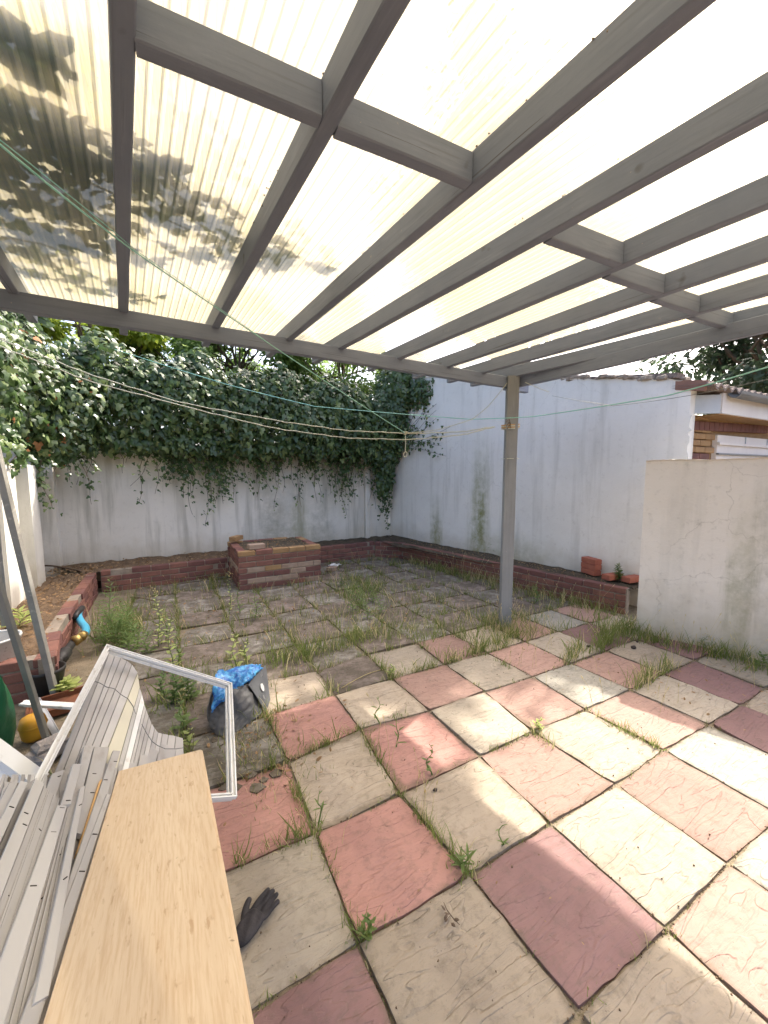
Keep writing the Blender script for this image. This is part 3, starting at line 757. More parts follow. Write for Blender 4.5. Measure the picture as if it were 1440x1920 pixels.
soil_patch('bed_soil', [(-2.0, 2.42), (-1.33, 2.42), (-1.42, 5.2), (-2.0, 5.2)], 0.255, M['litter'], 0.02)

# ---- brick box (old barbecue base): four faces of bricks round a rubble fill
box = empty('brick_planter', (0.82, 4.75, 0), 'square brick planter box with mixed red, buff and pale bricks against the back wall', 'planter')
r2 = random.Random(21)
X0, X1, Y0, Y1 = 0.27, 1.37, 4.28, 5.22
mb = MB(); mb.box((0, 0, 0.24), (X1 - X0 - 0.02, Y1 - Y0 - 0.02, 0.50)); mb.obj('mortar_core', M['mortar'], box)
vs = []; fs = []; n = 14
for b in range(n + 1):
    for a in range(n + 1):
        vs.append((-0.47 + 0.94 * a / n, -0.40 + 0.8 * b / n, 0.505 + r2.uniform(-.012, .012)))
for b in range(n):
    for a in range(n): fs.append((b * (n + 1) + a, b * (n + 1) + a + 1, (b + 1) * (n + 1) + a + 1, (b + 1) * (n + 1) + a))
mesh_obj('soil_fill', vs, fs, M['soil'], box, True)
def bcol(c):
    if c == 6: return r2.choices(['brick_buff', 'brick_red', 'brick_plum'], [6, 3, 1])[0]
    if c == 3: return r2.choices(['brick_pale', 'brick_buff', 'brick_red'], [6, 1, 2])[0]
    if c == 1: return r2.choices(['brick_pale', 'brick_plum'], [5, 3])[0]
    return r2.choices(['brick_red', 'brick_plum', 'brick_pale'], [5, 5, 0.4])[0]
for c in range(7):
    z = 0.0325 + c * 0.075
    off = 0.1125 if c % 2 else 0
    for side in range(4):
        a, b = [((X0, Y0), (X1, Y0)), ((X1, Y0), (X1, Y1)), ((X1, Y1), (X0, Y1)), ((X0, Y1), (X0, Y0))][side]
        d = np.array(b, float) - np.array(a, float); L = np.linalg.norm(d); d /= L; nn = np.array([-d[1], d[0]])
        s = 0.0 if side % 2 == 0 else 0.107
        end = L if side % 2 == 0 else L - 0.107
        if c % 2: s += 0.1125; 
        if c % 2:
            p = np.array(a) + d * ((s - 0.1125) + 0.051) + nn * 0.051
            inst('brick', BH[bcol(c)], box, (p[0] - 0.82, p[1] - 4.75, z), (0, 0, math.atan2(d[1], d[0])))
        while s < end - 0.04:
            full = s + 0.215 <= end + 0.03
            cs = s + (0.1075 if full else 0.051)
            p = np.array(a) + d * cs + nn * (0.051 + r2.uniform(-.004, .004))
            if not (c == 6 and side == 2 and r2.random() < 0.5):
                inst('brick', (BF if full else BH)[bcol(c)], box, (p[0] - 0.82, p[1] - 4.75, z + r2.uniform(-.002, .002)), (0, 0, math.atan2(d[1], d[0]) + r2.uniform(-.015, .015)))
            s += 0.225 if full else 0.1125
lb = inst('loose_brick', BF['brick_buff'], None, (0.36, 5.05, 0.582), (0, 0, 0.9)); tag(lb, 'loose buff brick lying on the far left corner of the brick planter', 'brick')
lb = inst('loose_brick', BF['brick_pale'], None, (0.52, 4.38, 0.555), (0.05, 0.03, 0.15)); tag(lb, 'pale broken brick lying on the front edge of the brick planter', 'brick')
lb = inst('loose_brick', BF['brick_pale'], None, (1.72, 4.72, 0.03), (0.05, 0.1, 0.8)); tag(lb, 'pale brick lying among weeds right of the brick planter', 'brick')

# three new bricks stacked, and the two-cell pot
p = at(1110, 1077, 0.29)
for k in range(3):
    o = inst('stacked_brick', BF['brick_new'], None, (p[0] + 0.02, p[1] + 0.03, 0.32 + k * 0.067), (0, 0, 1.35 + (-0.03, 0.03, 0.0)[k]))
    tag(o, ['lowest', 'middle', 'topmost'][k] + ' of three orange bricks stacked on the right bed wall', 'brick', 'bricks stacked on the bed wall')
p = at(1165, 1090, 0.29)
for k, (dx, rz) in enumerate(((-0.02, 1.3), (0.075, 1.36))):
    o = inst('loose_brick', BF['brick_new'], None, (p[0] + dx + 0.01, p[1] + 0.10 - k * 0.17, 0.325), (0, 0, -0.15 + k * 0.05))
    tag(o, ['orange brick on the right bed wall under a small green plant', 'orange brick at the very end of the right bed wall beside the cream wall'][k], 'brick')

# ================================================================== PERGOLA
perg = empty('pergola', (2.44, 1.74, 0), 'grey painted timber pergola with translucent ribbed roof sheets and one post', 'pergola')
PX, PY = 2.44, 1.74
def pl(p): return (p[0] - PX, p[1] - PY, p[2])
def timber(name, a, b, wd, ht, m=M['grey_paint'], parent=perg):
    """sawn beam between two points (centre line), slightly uneven, bevelled; object origin at its middle, y along its length"""
    a = Vector(a); b = Vector(b); L = (b - a).length; mid = (a + b) / 2
    n = max(2, int(L / 0.25)); prof = []
    e = 0.004
    for x, z in ((-wd / 2 + e, -ht / 2), (wd / 2 - e, -ht / 2), (wd / 2, -ht / 2 + e), (wd / 2, ht / 2 - e), (wd / 2 - e, ht / 2), (-wd / 2 + e, ht / 2), (-wd / 2, ht / 2 - e), (-wd / 2, -ht / 2 + e)):
        prof.append((x, z))
    vs = []; fs = []
    for k in range(n + 1):
        y = -L / 2 + L * k / n; wx = rng.uniform(-.0015, .0015); wz = rng.uniform(-.0015, .0015)
        for x, z in prof: vs.append((x + wx, y, z + wz))
    for k in range(n):
        for q in range(8): fs.append((k * 8 + q, k * 8 + (q + 1) % 8, k * 8 + 8 + (q + 1) % 8, k * 8 + 8 + q))
    fs.append(tuple(reversed(range(8)))); fs.append(tuple(n * 8 + q for q in range(8)))
    o = mesh_obj(name, vs, fs, m, parent)
    d = (b - a).normalized()
    sd = d.cross(Vector((0, 0, 1))).normalized(); up = sd.cross(d)
    R_ = Matrix((sd, d, up)).transposed()
    o.rotation_euler = R_.to_euler(); o.location = Vector(pl(mid)) if parent is perg else mid
    return o
def rafter_z(x): return 2.462 - 0.012 * (x + 0.65)
RAFT = [(-1.03, -1.14), (-0.515, -0.655), (-0.03, -0.16), (0.475, 0.315), (0.915, 0.705), (1.385, 1.21), (1.84, 1.70), (2.28, 2.10), (2.70, 2.44)]
# (x at y = -0.3 ... far x at y = 1.74); every rafter runs on behind the camera and past the front beam
def raft_x(k, y):
    near, far = RAFT[k]; ny = [-0.05, 0.0, -0.25, -0.2, -0.2, -0.1, 0.0, 0.0, 0.35][k]
    return near + (far - near) * (y - ny) / (1.74 - ny)
for k in range(len(RAFT)):
    ht, wd = 0.10, 0.048
    ye = 2.24 + rng.uniform(-.02, .02)
    zc = rafter_z(RAFT[k][1]) + ht / 2
    timber('rafter', (raft_x(k, -1.75), -1.75, zc + 0.012), (raft_x(k, ye), ye, zc - 0.003), wd, ht)
# front beam, its right end carried past the post
timber('front_beam', (-2.35, 1.815, 2.452), (2.46, 1.80, 2.385), 0.055, 0.098)
timber('front_beam', (2.46, 1.868, 2.375), (2.76, 1.868, 2.372), 0.05, 0.085)
# outer side beam under the last rafter
timber('side_beam', (2.83, -1.75, 2.405), (2.50, 1.90, 2.388), 0.05, 0.10)
# noggins between rafters
for k, y in ((1, 0.055), (2, 0.045), (4, 0.10), (5, 0.16), (6, 0.19), (7, 0.21)):
    xa, xb = raft_x(k, y) + 0.024, raft_x(k + 1, y) - 0.024
    timber('noggin', (xa, y + 0.01, rafter_z(xa) + 0.05), (xb, y - 0.01, rafter_z(xb) + 0.052), 0.045, 0.094)
# post
timber('post', (2.435, 1.762, 0.0), (2.445, 1.755, 2.432), 0.108, 0.108, M['post_paint'])
for (y_, dx) in ((1.0, 0.055), (1.55, 0.055)):
    mb = MB(); mb.box(pl((2.494, 1.757, y_)), (0.004, 0.03, 0.05)); mb.obj('paint_chip', M['white_pvc'], perg)
# roof sheets: one ribbed sheet per bay
for k in range(len(RAFT)):
    def xa(y, k=k): return raft_x(k, y)
    def xb(y, k=k): return raft_x(k + 1, y) if k < len(RAFT) - 1 else raft_x(k, y) + 0.21
    if k == 0: pass
    nr_ = int((xb(1.7) - xa(1.7)) / 0.038); vs = []; fs = []
    ys = [-1.8, -0.9, 0.0, 0.9, 1.7, 2.3]
    prof = []
    for r in range(nr_):
        u0 = r / nr_; du = 1 / nr_
        prof += [(u0, 0.0), (u0 + du * 0.5, 0.0), (u0 + du * 0.70, 0.004), (u0 + du * 0.80, 0.004)]
    prof.append((1.0, 0.0))
    for y in ys:
        sag = 0.004 * math.sin((y + 1.8) * 2.1 + k)
        for u, h in prof:
            x = xa(y) + (xb(y) - xa(y)) * u
            vs.append(pl((x, y, rafter_z(RAFT[k][1]) + 0.1055 + h + sag * math.sin(math.pi * u))))
    m_ = len(prof)
    for b in range(len(ys) - 1):
        for a in range(m_ - 1): fs.append((b * m_ + a, (b + 1) * m_ + a, (b + 1) * m_ + a + 1, b * m_ + a + 1))
    mesh_obj('roof_sheet', vs, fs, M['sheet'], perg)
# sheet over the far left end (beyond the first rafter)
vs = []; fs = []
for y in (-1.8, 0.0, 2.3):
    for q in range(41):
        x = raft_x(0, y) - 1.15 + 1.15 * q / 40; vs.append(pl((x, y, rafter_z(-1.2) + 0.1055 + (0.006 if q % 2 else 0))))
for b in range(2):
    for a in range(40): fs.append((b * 41 + a, (b + 1) * 41 + a, (b + 1) * 41 + a + 1, b * 41 + a + 1))
mesh_obj('roof_sheet', vs, fs, M['sheet'], perg)
# crumbs of moss and debris along the rafter tops
pos = []
for k in (3, 4, 2):
    for q in range(60):
        y = rng.uniform(-0.9, 1.2); pos.append(pl((raft_x(k, y) + rng.choice((-1, 1)) * rng.uniform(.024, .04), y, rafter_z(0.5) + 0.1 + rng.uniform(-.006, .003))))
pos = np.array(pos); n = len(pos)
CR_V = [(-.5, -.5, -.3), (.5, -.4, -.3), (.4, .5, -.3), (-.5, .4, -.3), (0, 0, .5)]
tag(bulk('moss_crumbs', CR_V, [(3, 2, 1, 0), (0, 1, 4), (1, 2, 4), (2, 3, 4), (3, 0, 4)], pos, rot_from(nr.normal(size=(n, 3)), nr.normal(size=(n, 3))), nr.uniform(.002, .007, n), M['broken_edge'], perg), kind='stuff')

# ================================================================== IVY AND TREES
CAMV = CAMPOS
def leaf_cloud(n, sampler):
    P = np.array([sampler() for _ in range(n)]); return P
def ivy(name, loc, label, blobs, strands, nleaf, nparts, size=(0.05, 0.095), seed=1, face=(0, -1, 0.45), light=0.12, dry=0.0):
    """blobs: (centre, radii) ellipsoid shells; strands: hanging stems (start, end)"""
    g = np.random.default_rng(seed)
    root = empty(name, loc, label, 'ivy')
    L = np.array(loc, float)
    wts = np.array([b[1][0] * b[1][2] + b[1][1] * b[1][2] * 0.5 for b in blobs]); wts /= wts.sum()
    which = g.choice(len(blobs), nleaf, p=wts)
    dirs = g.normal(size=(nleaf, 3)); dirs /= np.linalg.norm(dirs, axis=1, keepdims=True)
    fx = np.array(face, float); fx /= np.linalg.norm(fx)
    flip = (dirs @ fx) < -0.25
    dirs[flip] -= 2 * (dirs[flip] @ fx)[:, None] * fx
    rad = g.uniform(0.62, 1.04, nleaf) ** 0.6
    C_ = np.array([b[0] for b in blobs])[which]; R_ = np.array([b[1] for b in blobs])[which]
    lump = 1 + 0.16 * np.sin(C_[:, 0] * 3 + dirs[:, 0] * 7 + 5 * dirs[:, 2]) * np.cos(dirs[:, 1] * 6 + dirs[:, 2] * 8)
    pos = C_ + dirs * R_ * (rad * lump)[:, None]
    nrm = dirs / R_; nrm /= np.linalg.norm(nrm, axis=1, keepdims=True)
    nrm = nrm * 0.7 + fx * 0.45 + g.normal(size=(nleaf, 3)) * 0.42
    tip = np.tile(np.array([0, -0.15, -1.0]), (nleaf, 1)) + g.normal(size=(nleaf, 3)) * 0.55
    sc = g.uniform(size[0], size[1], nleaf)
    stem = MB()
    sp, sn, stp, ss = [], [], [], []
    for (a, b, dens) in strands:
        a = np.array(a, float); b = np.array(b, float); m_ = max(3, int(np.linalg.norm(b - a) / 0.06))
        ph = g.uniform(0, 6); pts = []
        for k in range(m_ + 1):
            t = k / m_; p = a + (b - a) * t + np.array([0.03 * math.sin(ph + t * 7), -0.02 * abs(math.sin(ph * 2 + t * 5)), 0]) 
            pts.append(p)
            for q in range(g.poisson(dens * (1.15 - 0.75 * t))):
                sp.append(p + g.normal(size=3) * np.array([0.055, 0.02, 0.035]) * (1.25 - 0.6 * t)); sn.append(fx + g.normal(size=3) * 0.4); stp.append(np.array([g.normal() * 0.6, 0, -1.0])); ss.append(g.uniform(size[0] * 0.7, size[1] * 0.8) * (1 - 0.35 * t))
        stem.tube([p - L for p in pts], [0.004 * (1 - 0.6 * k / m_) + 0.001 for k in range(m_ + 1)], 5)
    if sp:
        pos = np.vstack([pos, sp]); nrm = np.vstack([nrm, sn]); tip = np.vstack([tip, stp]); sc = np.concatenate([sc, ss])
    if stem.v: stem.obj('stem', M['twig'], root)
    N = len(pos); R3 = rot_from(nrm, tip)
    kind = g.random(N)
    # the leaves that show largest become parts of their own
    app = sc / np.linalg.norm(pos - CAMV, axis=1) * np.clip((R3[:, :, 2] * (CAMV - pos)).sum(1) / np.linalg.norm(pos - CAMV, axis=1), 0.1, 1)
    outer = np.concatenate([rad > 0.96, np.ones(N - nleaf, bool)])
    order = np.argsort(-(app * np.where(outer, 1, 0.01)))
    parts = order[:nparts]; rest = np.ones(N, bool); rest[parts] = False
    lm = {}
    for key in ('ivy', 'ivy_pale_lit', 'ivy_dry'):
        o = mesh_obj('leaf', IVY_V, IVY_F, M[key]); lm[key] = o.data; bpy.data.objects.remove(o)
    for i in parts:
        key = 'ivy_dry' if kind[i] < dry else ('ivy_pale_lit' if kind[i] < dry + light else 'ivy')
        o = inst('leaf', lm[key], root); o.matrix_local = Matrix.Translation(Vector(pos[i] - L)) @ Matrix(R3[i].tolist()).to_4x4() @ Matrix.Scale(sc[i], 4)
    for key, msk in (('ivy_dry', kind < dry), ('ivy_pale_lit', (kind >= dry) & (kind < dry + light)), ('ivy', kind >= dry + light)):
        mm = msk & rest
        if mm.any(): tag(bulk('leaf_mass', IVY_V, IVY_F, pos[mm] - L, R3[mm], sc[mm], M[key], root), kind='stuff')
    return root

g_ = np.random.default_rng(5)
blobs = []
for k in range(15):
    x = -1.5 + k * 0.31; zt = 2.64 + 0.14 * math.sin(k * 1.7) - 0.015 * k
    blobs.append(((x, 5.75 - 0.06 * math.sin(k * 2.1), zt), (0.42, 0.42, 0.66 + 0.1 * math.sin(k * 2.9))))
    blobs.append(((x + 0.1, 5.72, 1.98 + 0.08 * math.sin(k * 3.1)), (0.34, 0.22, 0.24)))
strands = []
for k in range(74):
    x = rng.uniform(-1.7, 3.3); ln = rng.choice([0.2, 0.3, 0.35, 0.45, 0.6, 0.8, 0.95]) * rng.uniform(.8, 1.2)
    strands.append(((x, 5.76, 1.95), (x + rng.uniform(-.16, .16), 5.79, max(0.62, 1.85 - ln)), rng.choice([1.2, 2.5, 5.0])))
for (xc, ln, nn2) in ((-0.35, .62, 7), (0.25, .78, 8), (0.62, .6, 6), (1.0, .45, 5), (1.75, .4, 5), (2.35, .85, 7), (2.65, .7, 5)):
    for q in range(nn2):
        x = xc + rng.gauss(0, .09); strands.append(((x, 5.74, 1.95), (x + rng.gauss(0, .07), 5.78, 1.85 - ln * rng.uniform(.5, 1.05)), 3.6))
strands += [((-0.6, 5.75, 1.9), (-0.95, 5.78, 1.35), 2.2), ((-0.35, 5.75, 1.9), (-0.25, 5.76, 1.22), 4), ((0.0, 5.75, 1.9), (0.3, 5.78, 1.05), 3), ((0.35, 5.75, 1.9), (0.45, 5.78, 1.1), 3.5), ((2.2, 5.75, 1.9), (2.4, 5.78, 0.75), 2.5)]
ivy('ivy', (0.8, 5.8, 1.9), 'wide dark ivy mass spilling over the top of the back wall', blobs, strands, 12500, 300, (0.045, 0.115), 3, (0.4, -0.85, 0.75), 0.2)
hg = empty('foliage_backing', (0.8, 6.7, 0), 'added dark foliage backing that blocks the sky behind the ivy on the back wall', 'foliage_backing'); gh_ = np.random.default_rng(77); n = 9000  # unseen backing, added to block sky showing through gaps in the ivy
hp = np.stack([gh_.uniform(-3.2, 4.4, n), 6.55 + gh_.normal(size=n) * 0.16, gh_.uniform(0.3, 3.0, n) + 0.12 * np.sin(gh_.uniform(0, 6, n))], 1)
hp[:, 2] = np.minimum(hp[:, 2], 2.95 + 0.16 * np.sin(hp[:, 0] * 2.3) + 0.1 * np.sin(hp[:, 0] * 6.1))
tag(bulk('foliage', OVAL_V, OVAL_F, hp - np.array([0.8, 6.7, 0]), rot_from(np.array([0.2, -0.7, 0.6]) + gh_.normal(size=(n, 3)) * .5, np.array([0, 0, -1.0]) + gh_.normal(size=(n, 3)) * .6), gh_.uniform(.10, .19, n), M['tree_leaf_dark'], hg), kind='stuff')
mb = MB()
for k in range(12): mb.tube([(-3.6 + k * .62, 0.05, 0), (-3.6 + k * .62 + .1, 0.0, 1.2), (-3.6 + k * .62 - .05, .05, 2.6)], [.03, .02, .008], 6)
mb.obj('stems', M['bark'], hg)
# corner column of ivy
blobs = [((3.45, 5.62, 3.05), (0.40, 0.42, 0.55)), ((3.25, 5.62, 2.55), (0.46, 0.36, 0.55)), ((3.22, 5.72, 2.0), (0.32, 0.25, 0.5)), ((3.22, 5.74, 1.45), (0.20, 0.16, 0.4)), ((3.75, 5.15, 3.0), (0.30, 0.4, 0.38))]
strands = [((3.24, 5.75, 1.5), (3.3, 5.82, 0.45), 5), ((3.17, 5.75, 1.5), (3.18, 5.82, 0.6), 4), ((3.34, 5.72, 1.6), (3.36, 5.86, 0.8), 3)]
for k in range(9):   # stems fanning out over the right wall
    a = 0.05 + k * 0.14; y_ = 5.35 - 1.25 * math.cos(a) * rng.uniform(.7, 1)
    strands.append(((3.40, 5.5, 2.05 + rng.uniform(-.15, .15)), (3.48 + (5.967 - y_) * 0.1655 - 0.06, y_, 1.75 + 1.25 * math.sin(a)), 1.8))
ivy('ivy', (3.3, 5.7, 2.0), 'dark column of ivy climbing the far right corner of the walls', blobs, strands, 3600, 150, (0.055, 0.10), 8, (-0.45, -1, 0.3), 0.03)
# ivy and mixed creeper on the left wall, with brown dead sprays
blobs = [((-2.0, 5.1, 2.5), (0.5, 0.6, 0.75)), ((-2.15, 4.3, 2.55), (0.42, 0.6, 0.95)), ((-1.75, 5.2, 2.0), (0.35, 0.35, 0.35)), ((-2.2, 3.6, 2.5), (0.38, 0.55, 1.0)), ((-1.6, 5.35, 2.35), (0.45, 0.4, 0.6)), ((-2.0, 4.2, 1.75), (0.26, 0.6, 0.25))]
strands = [((-1.80, 4.95, 1.85), (-1.72, 4.9, 1.12), 7), ((-1.72, 5.0, 1.8), (-1.95, 4.95, 1.05), 5), ((-1.85, 4.6, 1.8), (-1.92, 4.35, 1.5), 5), ((-1.62, 5.2, 1.8), (-1.55, 5.3, 1.45), 4)]
ivy('ivy', (-2.0, 4.8, 1.8), 'sunlit ivy heap over the left wall with rusty brown dead sprays', blobs, strands, 5600, 200, (0.055, 0.105), 12, (0.6, -0.8, 0.6), 0.22, 0.03)  # larger share of pale leaves paints sun glints into this heap
# branch lying over the left of the roof sheets
br = empty('ivy_branch', (-1.2, 1.2, 2.6), 'leafy ivy branches lying on the left end of the translucent roof', 'ivy')
g = np.random.default_rng(31); P_ = []; stem = MB()
twigs = [((-1.9, 0.15, 2.72), (-0.62, 0.36, 2.66)), ((-1.9, 0.5, 2.75), (-0.30, 0.62, 2.68)), ((-1.9, 0.75, 2.78), (0.30, 1.0, 2.66)), ((-1.9, 1.0, 2.8), (0.05, 1.15, 2.66)), ((-1.9, 1.3, 2.8), (-0.3, 1.38, 2.68)), ((-1.9, 1.65, 2.78), (-0.45, 1.85, 2.66)), ((-1.0, 0.55, 2.72), (-0.15, 0.86, 2.70)), ((-1.9, 0.9, 2.9), (-0.8, 1.0, 2.85)), ((-1.9, 1.5, 2.9), (-0.7, 1.6, 2.8))]
for a, b in twigs:
    a = np.array(a); b = np.array(b); pts = [a + (b - a) * t + np.array([0, 0.04 * math.sin(t * 9 + a[1] * 7), 0.02 * math.sin(t * 12)]) for t in np.linspace(0, 1, 14)]
    stem.tube([p - np.array((-1.2, 1.2, 2.6)) for p in pts], [0.007 - 0.005 * k / 13 for k in range(14)], 5)
    for q in range(60):
        t = g.random() ** 0.8; p = a + (b - a) * t
        P_.append(p + g.normal(size=3) * np.array([0.05, 0.055, 0.03]))
for (c_, r_, n_) in (((-1.55, 0.75, 3.05), (0.75, 0.55, 0.3), 110), ((-1.2, 1.25, 2.95), (0.95, 0.45, 0.26), 200), ((-0.75, 0.9, 2.85), (0.7, 0.32, 0.2), 150), ((-1.6, 1.8, 3.1), (0.8, 0.5, 0.35), 150), ((-2.1, 0.4, 3.1), (0.5, 0.4, 0.3), 50)):
    d_ = g.normal(size=(n_, 3)); d_ /= np.linalg.norm(d_, axis=1, keepdims=True)
    P_ += list(np.array(c_) + d_ * np.array(r_) * (g.random((n_, 1)) ** 0.4))
P_ = np.array(P_); P_[:, 2] = np.maximum(P_[:, 2], 2.61); n = len(P_)
stem.obj('stem', M['twig'], br)
R3 = rot_from(np.array([0, 0, 1.0]) + g.normal(size=(n, 3)) * 0.3, g.normal(size=(n, 3))); sc = g.uniform(0.06, 0.12, n)
for i in range(0, n, 10):
    o = mesh_obj('leaf', IVY_V, IVY_F, M['ivy'], br) if i == 0 else inst('leaf', o.data, br)
    o.matrix_local = Matrix.Translation(Vector(P_[i] - np.array((-1.2, 1.2, 2.6)))) @ Matrix(R3[i].tolist()).to_4x4() @ Matrix.Scale(sc[i], 4)
mk = np.arange(n) % 10 != 0
tag(bulk('leaf_mass', IVY_V, IVY_F, P_[mk] - np.array((-1.2, 1.2, 2.6)), R3[mk], sc[mk], M['ivy'], br), kind='stuff')

def tree(name, base, h, crown, label, m, nleaf, size, seed, limbs=7, trunk_r=0.12, lv=OVAL_V, lf=OVAL_F, gaps=0.35, clumps=34):
    """tapered trunk with limbs that reach into clumps of leaves; crown = (centre, radii)"""
    g = np.random.default_rng(seed); root = empty(name, base, label, 'tree'); B = np.array(base, float)
    cc = np.array(crown[0], float); cr = np.array(crown[1], float)
    tr = MB(); top = cc + np.array([0, 0, cr[2] * 0.3])
    n = 9; pts = [B + (top - B) * (k / n) + np.array([0.08 * math.sin(k * 1.3 + seed), 0.08 * math.cos(k * 1.1 + seed), 0]) * (k > 0) for k in range(n + 1)]
    tr.tube([p - B for p in pts], [trunk_r * (1 - 0.8 * k / n) for k in range(n + 1)], 8)
    tr.obj('trunk', M['bark'], root)
    # clump centres through the crown volume, pushed outwards
    cl = []
    while len(cl) < clumps:
        d = g.normal(size=3); d /= np.linalg.norm(d); r = g.uniform(0.35, 1.0) ** 0.6
        cl.append(cc + d * cr * r * (1 + 0.15 * math.sin(5 * d[0] + 3 * d[2] + seed)))
    cl = np.array(cl)
    lb = MB()
    for q in range(clumps):
        s = pts[int(g.integers(n // 2, n))]; e = cl[q]; mid = (s + e) / 2 + g.normal(size=3) * 0.12 * cr.mean()
        lb.tube([s - B, mid - B, e - B], [trunk_r * 0.28, trunk_r * 0.16, trunk_r * 0.05], 5, False)
    lb.obj('limbs', M['bark'], root)
    wh = g.integers(0, clumps, nleaf); cs = cr.mean() * g.uniform(0.16, 0.34, clumps)
    d = g.normal(size=(nleaf, 3)); d /= np.linalg.norm(d, axis=1, keepdims=True)
    pos = cl[wh] + d * (cs[wh] * g.random(nleaf) ** 0.45)[:, None] * np.array([1.15, 1.15, 0.75])
    nrm = d * 0.5 + np.array([0, 0, 0.7]) + g.normal(size=(nleaf, 3)) * 0.5
    tip = d + np.array([0, 0, -0.5]) + g.normal(size=(nleaf, 3)) * 0.4
    tag(bulk('crown', lv, lf, pos - B, rot_from(nrm, tip), g.uniform(size[0], size[1], nleaf), m, root), kind='stuff')
    return root
tree('tree', (-1.6, 8.6, 0), 5.2, ((-1.7, 8.2, 4.5), (1.5, 1.0, 0.9)), 'bright yellow green tree above the ivy at the far left', M['tree_leaf_bright'], 6000, (0.09, 0.16), 41, gaps=.3, clumps=22)
tree('tree', (1.2, 9.2, 0), 5.0, ((1.0, 9.0, 4.0), (2.5, 1.0, 1.5)), 'mid green leafy tree behind the middle of the back wall', M['tree_leaf'], 24000, (0.09, 0.16), 42, clumps=64)
tree('tree', (3.6, 8.8, 0), 5.0, ((3.6, 8.6, 4.0), (1.7, 1.0, 1.7)), 'mid green tree behind the back wall left of the corner ivy', M['tree_leaf'], 16000, (0.08, 0.14), 43, clumps=40)
tree('tree', (-3.4, 6.6, 0), 4.6, ((-3.2, 6.2, 3.4), (1.1, 1.2, 1.6)), 'dense dark tree beyond the left wall', M['tree_leaf_dark'], 7000, (0.09, 0.16), 44, clumps=26)
tree('tree', (8.0, 6.8, 0), 10.6, ((7.5, 6.6, 8.1), (3.1, 2.5, 2.9)), 'large dark tree rising behind the tall right wall', M['tree_leaf_dark'], 22000, (0.15, 0.25), 45, trunk_r=0.25, clumps=80)
tree('tree', (10.5, 2.2, 0), 5.5, ((10.2, 2.4, 4.2), (2.3, 2.0, 1.9)), 'dark bushy tree above the garage roof at the right edge', M['tree_leaf_dark'], 11000, (0.12, 0.2), 46, trunk_r=0.2, clumps=44)

# ================================================================== CLOTHES LINES
def line(name, pts, r, m, label, cat, sag=0.0, n=24, wob=0.0):
    mb = MB(); P = [Vector(p) for p in pts]; out = []
    for k in range(len(P) - 1):
        for q in range(n + (k == len(P) - 2)):
            t = q / n; p = P[k].lerp(P[k + 1], t); p.z -= sag * 4 * t * (1 - t)
            if wob: p += Vector((0, 0, wob * math.sin(t * 19 + k * 2.1) + wob * .6 * math.sin(t * 43)))
            out.append(p)
    mb.tube(out, r, 6)
    return tag(mb.obj(name, m, None, True), label, cat)
KNOT = at_dist(760, 812, 3.55)
POSTP = np.array([2.40, 1.72, 0])
line('clothes_line', [at_dist(-40, 238, 1.35), at_dist(300, 505, 2.2), KNOT], 0.0028, M['line_green'], 'taut green clothes line slanting down from the upper left to the knot', 'clothes line', 0.01)
line('clothes_line', [at_dist(-60, 215, 1.36), at_dist(255, 470, 2.05), at_dist(520, 655, 2.9)], 0.0014, M['line_green'], 'thinner green line running just above the slanting clothes line', 'clothes line', -0.004)
line('clothes_line', [at_dist(215, 655, 6.3), at_dist(430, 722, 5.0), at_dist(590, 762, 4.4), at_dist(880, 786, 3.9), at_dist(1000, 781, 3.75), at_dist(1250, 742, 3.0), at_dist(1480, 676, 2.6)], 0.0035, M['line_green'], 'long green clothes line crossing in front of the back ivy and past the post', 'clothes line', 0.004, 12)
line('rope', [at_dist(-30, 622, 4.2), at_dist(150, 695, 4.1), at_dist(330, 752, 4.0), at_dist(500, 785, 3.8), at_dist(640, 806, 3.65), KNOT + np.array([0, 0, 0.0]), at_dist(860, 810, 3.65), at_dist(925, 800, 3.72)], 0.0042, M['rope'], 'upper of the two slack white ropes hanging between the left wall and the post', 'rope', 0.004, 8, 0.003)
line('rope', [at_dist(-30, 636, 4.15), at_dist(160, 712, 4.05), at_dist(330, 757, 3.95), at_dist(500, 800, 3.75), at_dist(640, 820, 3.6), at_dist(760, 824, 3.52), at_dist(860, 816, 3.62), at_dist(928, 800, 3.7)], 0.0042, M['rope'], 'lower of the two slack white ropes hanging between the left wall and the post', 'rope', 0.004, 8, 0.003)
line('cord', [KNOT, at_dist(820, 806, 3.58), at_dist(885, 786, 3.6), at_dist(915, 762, 3.62), at_dist(951, 718, 3.66)], 0.003, M['rope'], 'pale cord rising from the knot to the top of the post', 'cord', 0.003, 8)
line('cord', [at_dist(1035, 742, 3.95), at_dist(1150, 761, 3.6), at_dist(1290, 742, 3.2), at_dist(1480, 702, 2.8)], 0.0018, M['wire_grey'], 'thin grey wire sagging from the beam end toward the right edge', 'cord', 0.004, 10)
line('cord', [at_dist(985, 717, 3.62), at_dist(1030, 735, 3.8)], 0.0025, M['rope'], 'short frayed string on the right of the post top', 'cord', 0.003, 8)
hk = empty('line_tensioner', tuple(KNOT), 'knotted rope end with small loop dangling from the clothes lines', 'rope knot')
mb = MB(); kv = []
for k in range(40):
    a = k * 0.9; kv.append((0.010 * math.cos(a) + (k - 20) * 0.0006, 0.010 * math.sin(a * 1.3), 0.012 * math.sin(a) ))
mb.tube(kv, 0.004, 5); mb.obj('knot', M['rope'], hk, True)
mb = MB(); mb.tube([(0, 0, -0.01), (0.003, 0, -0.08), (0, 0, -0.165)], 0.004, 6); mb.obj('rope_tail', M['rope'], hk, True)
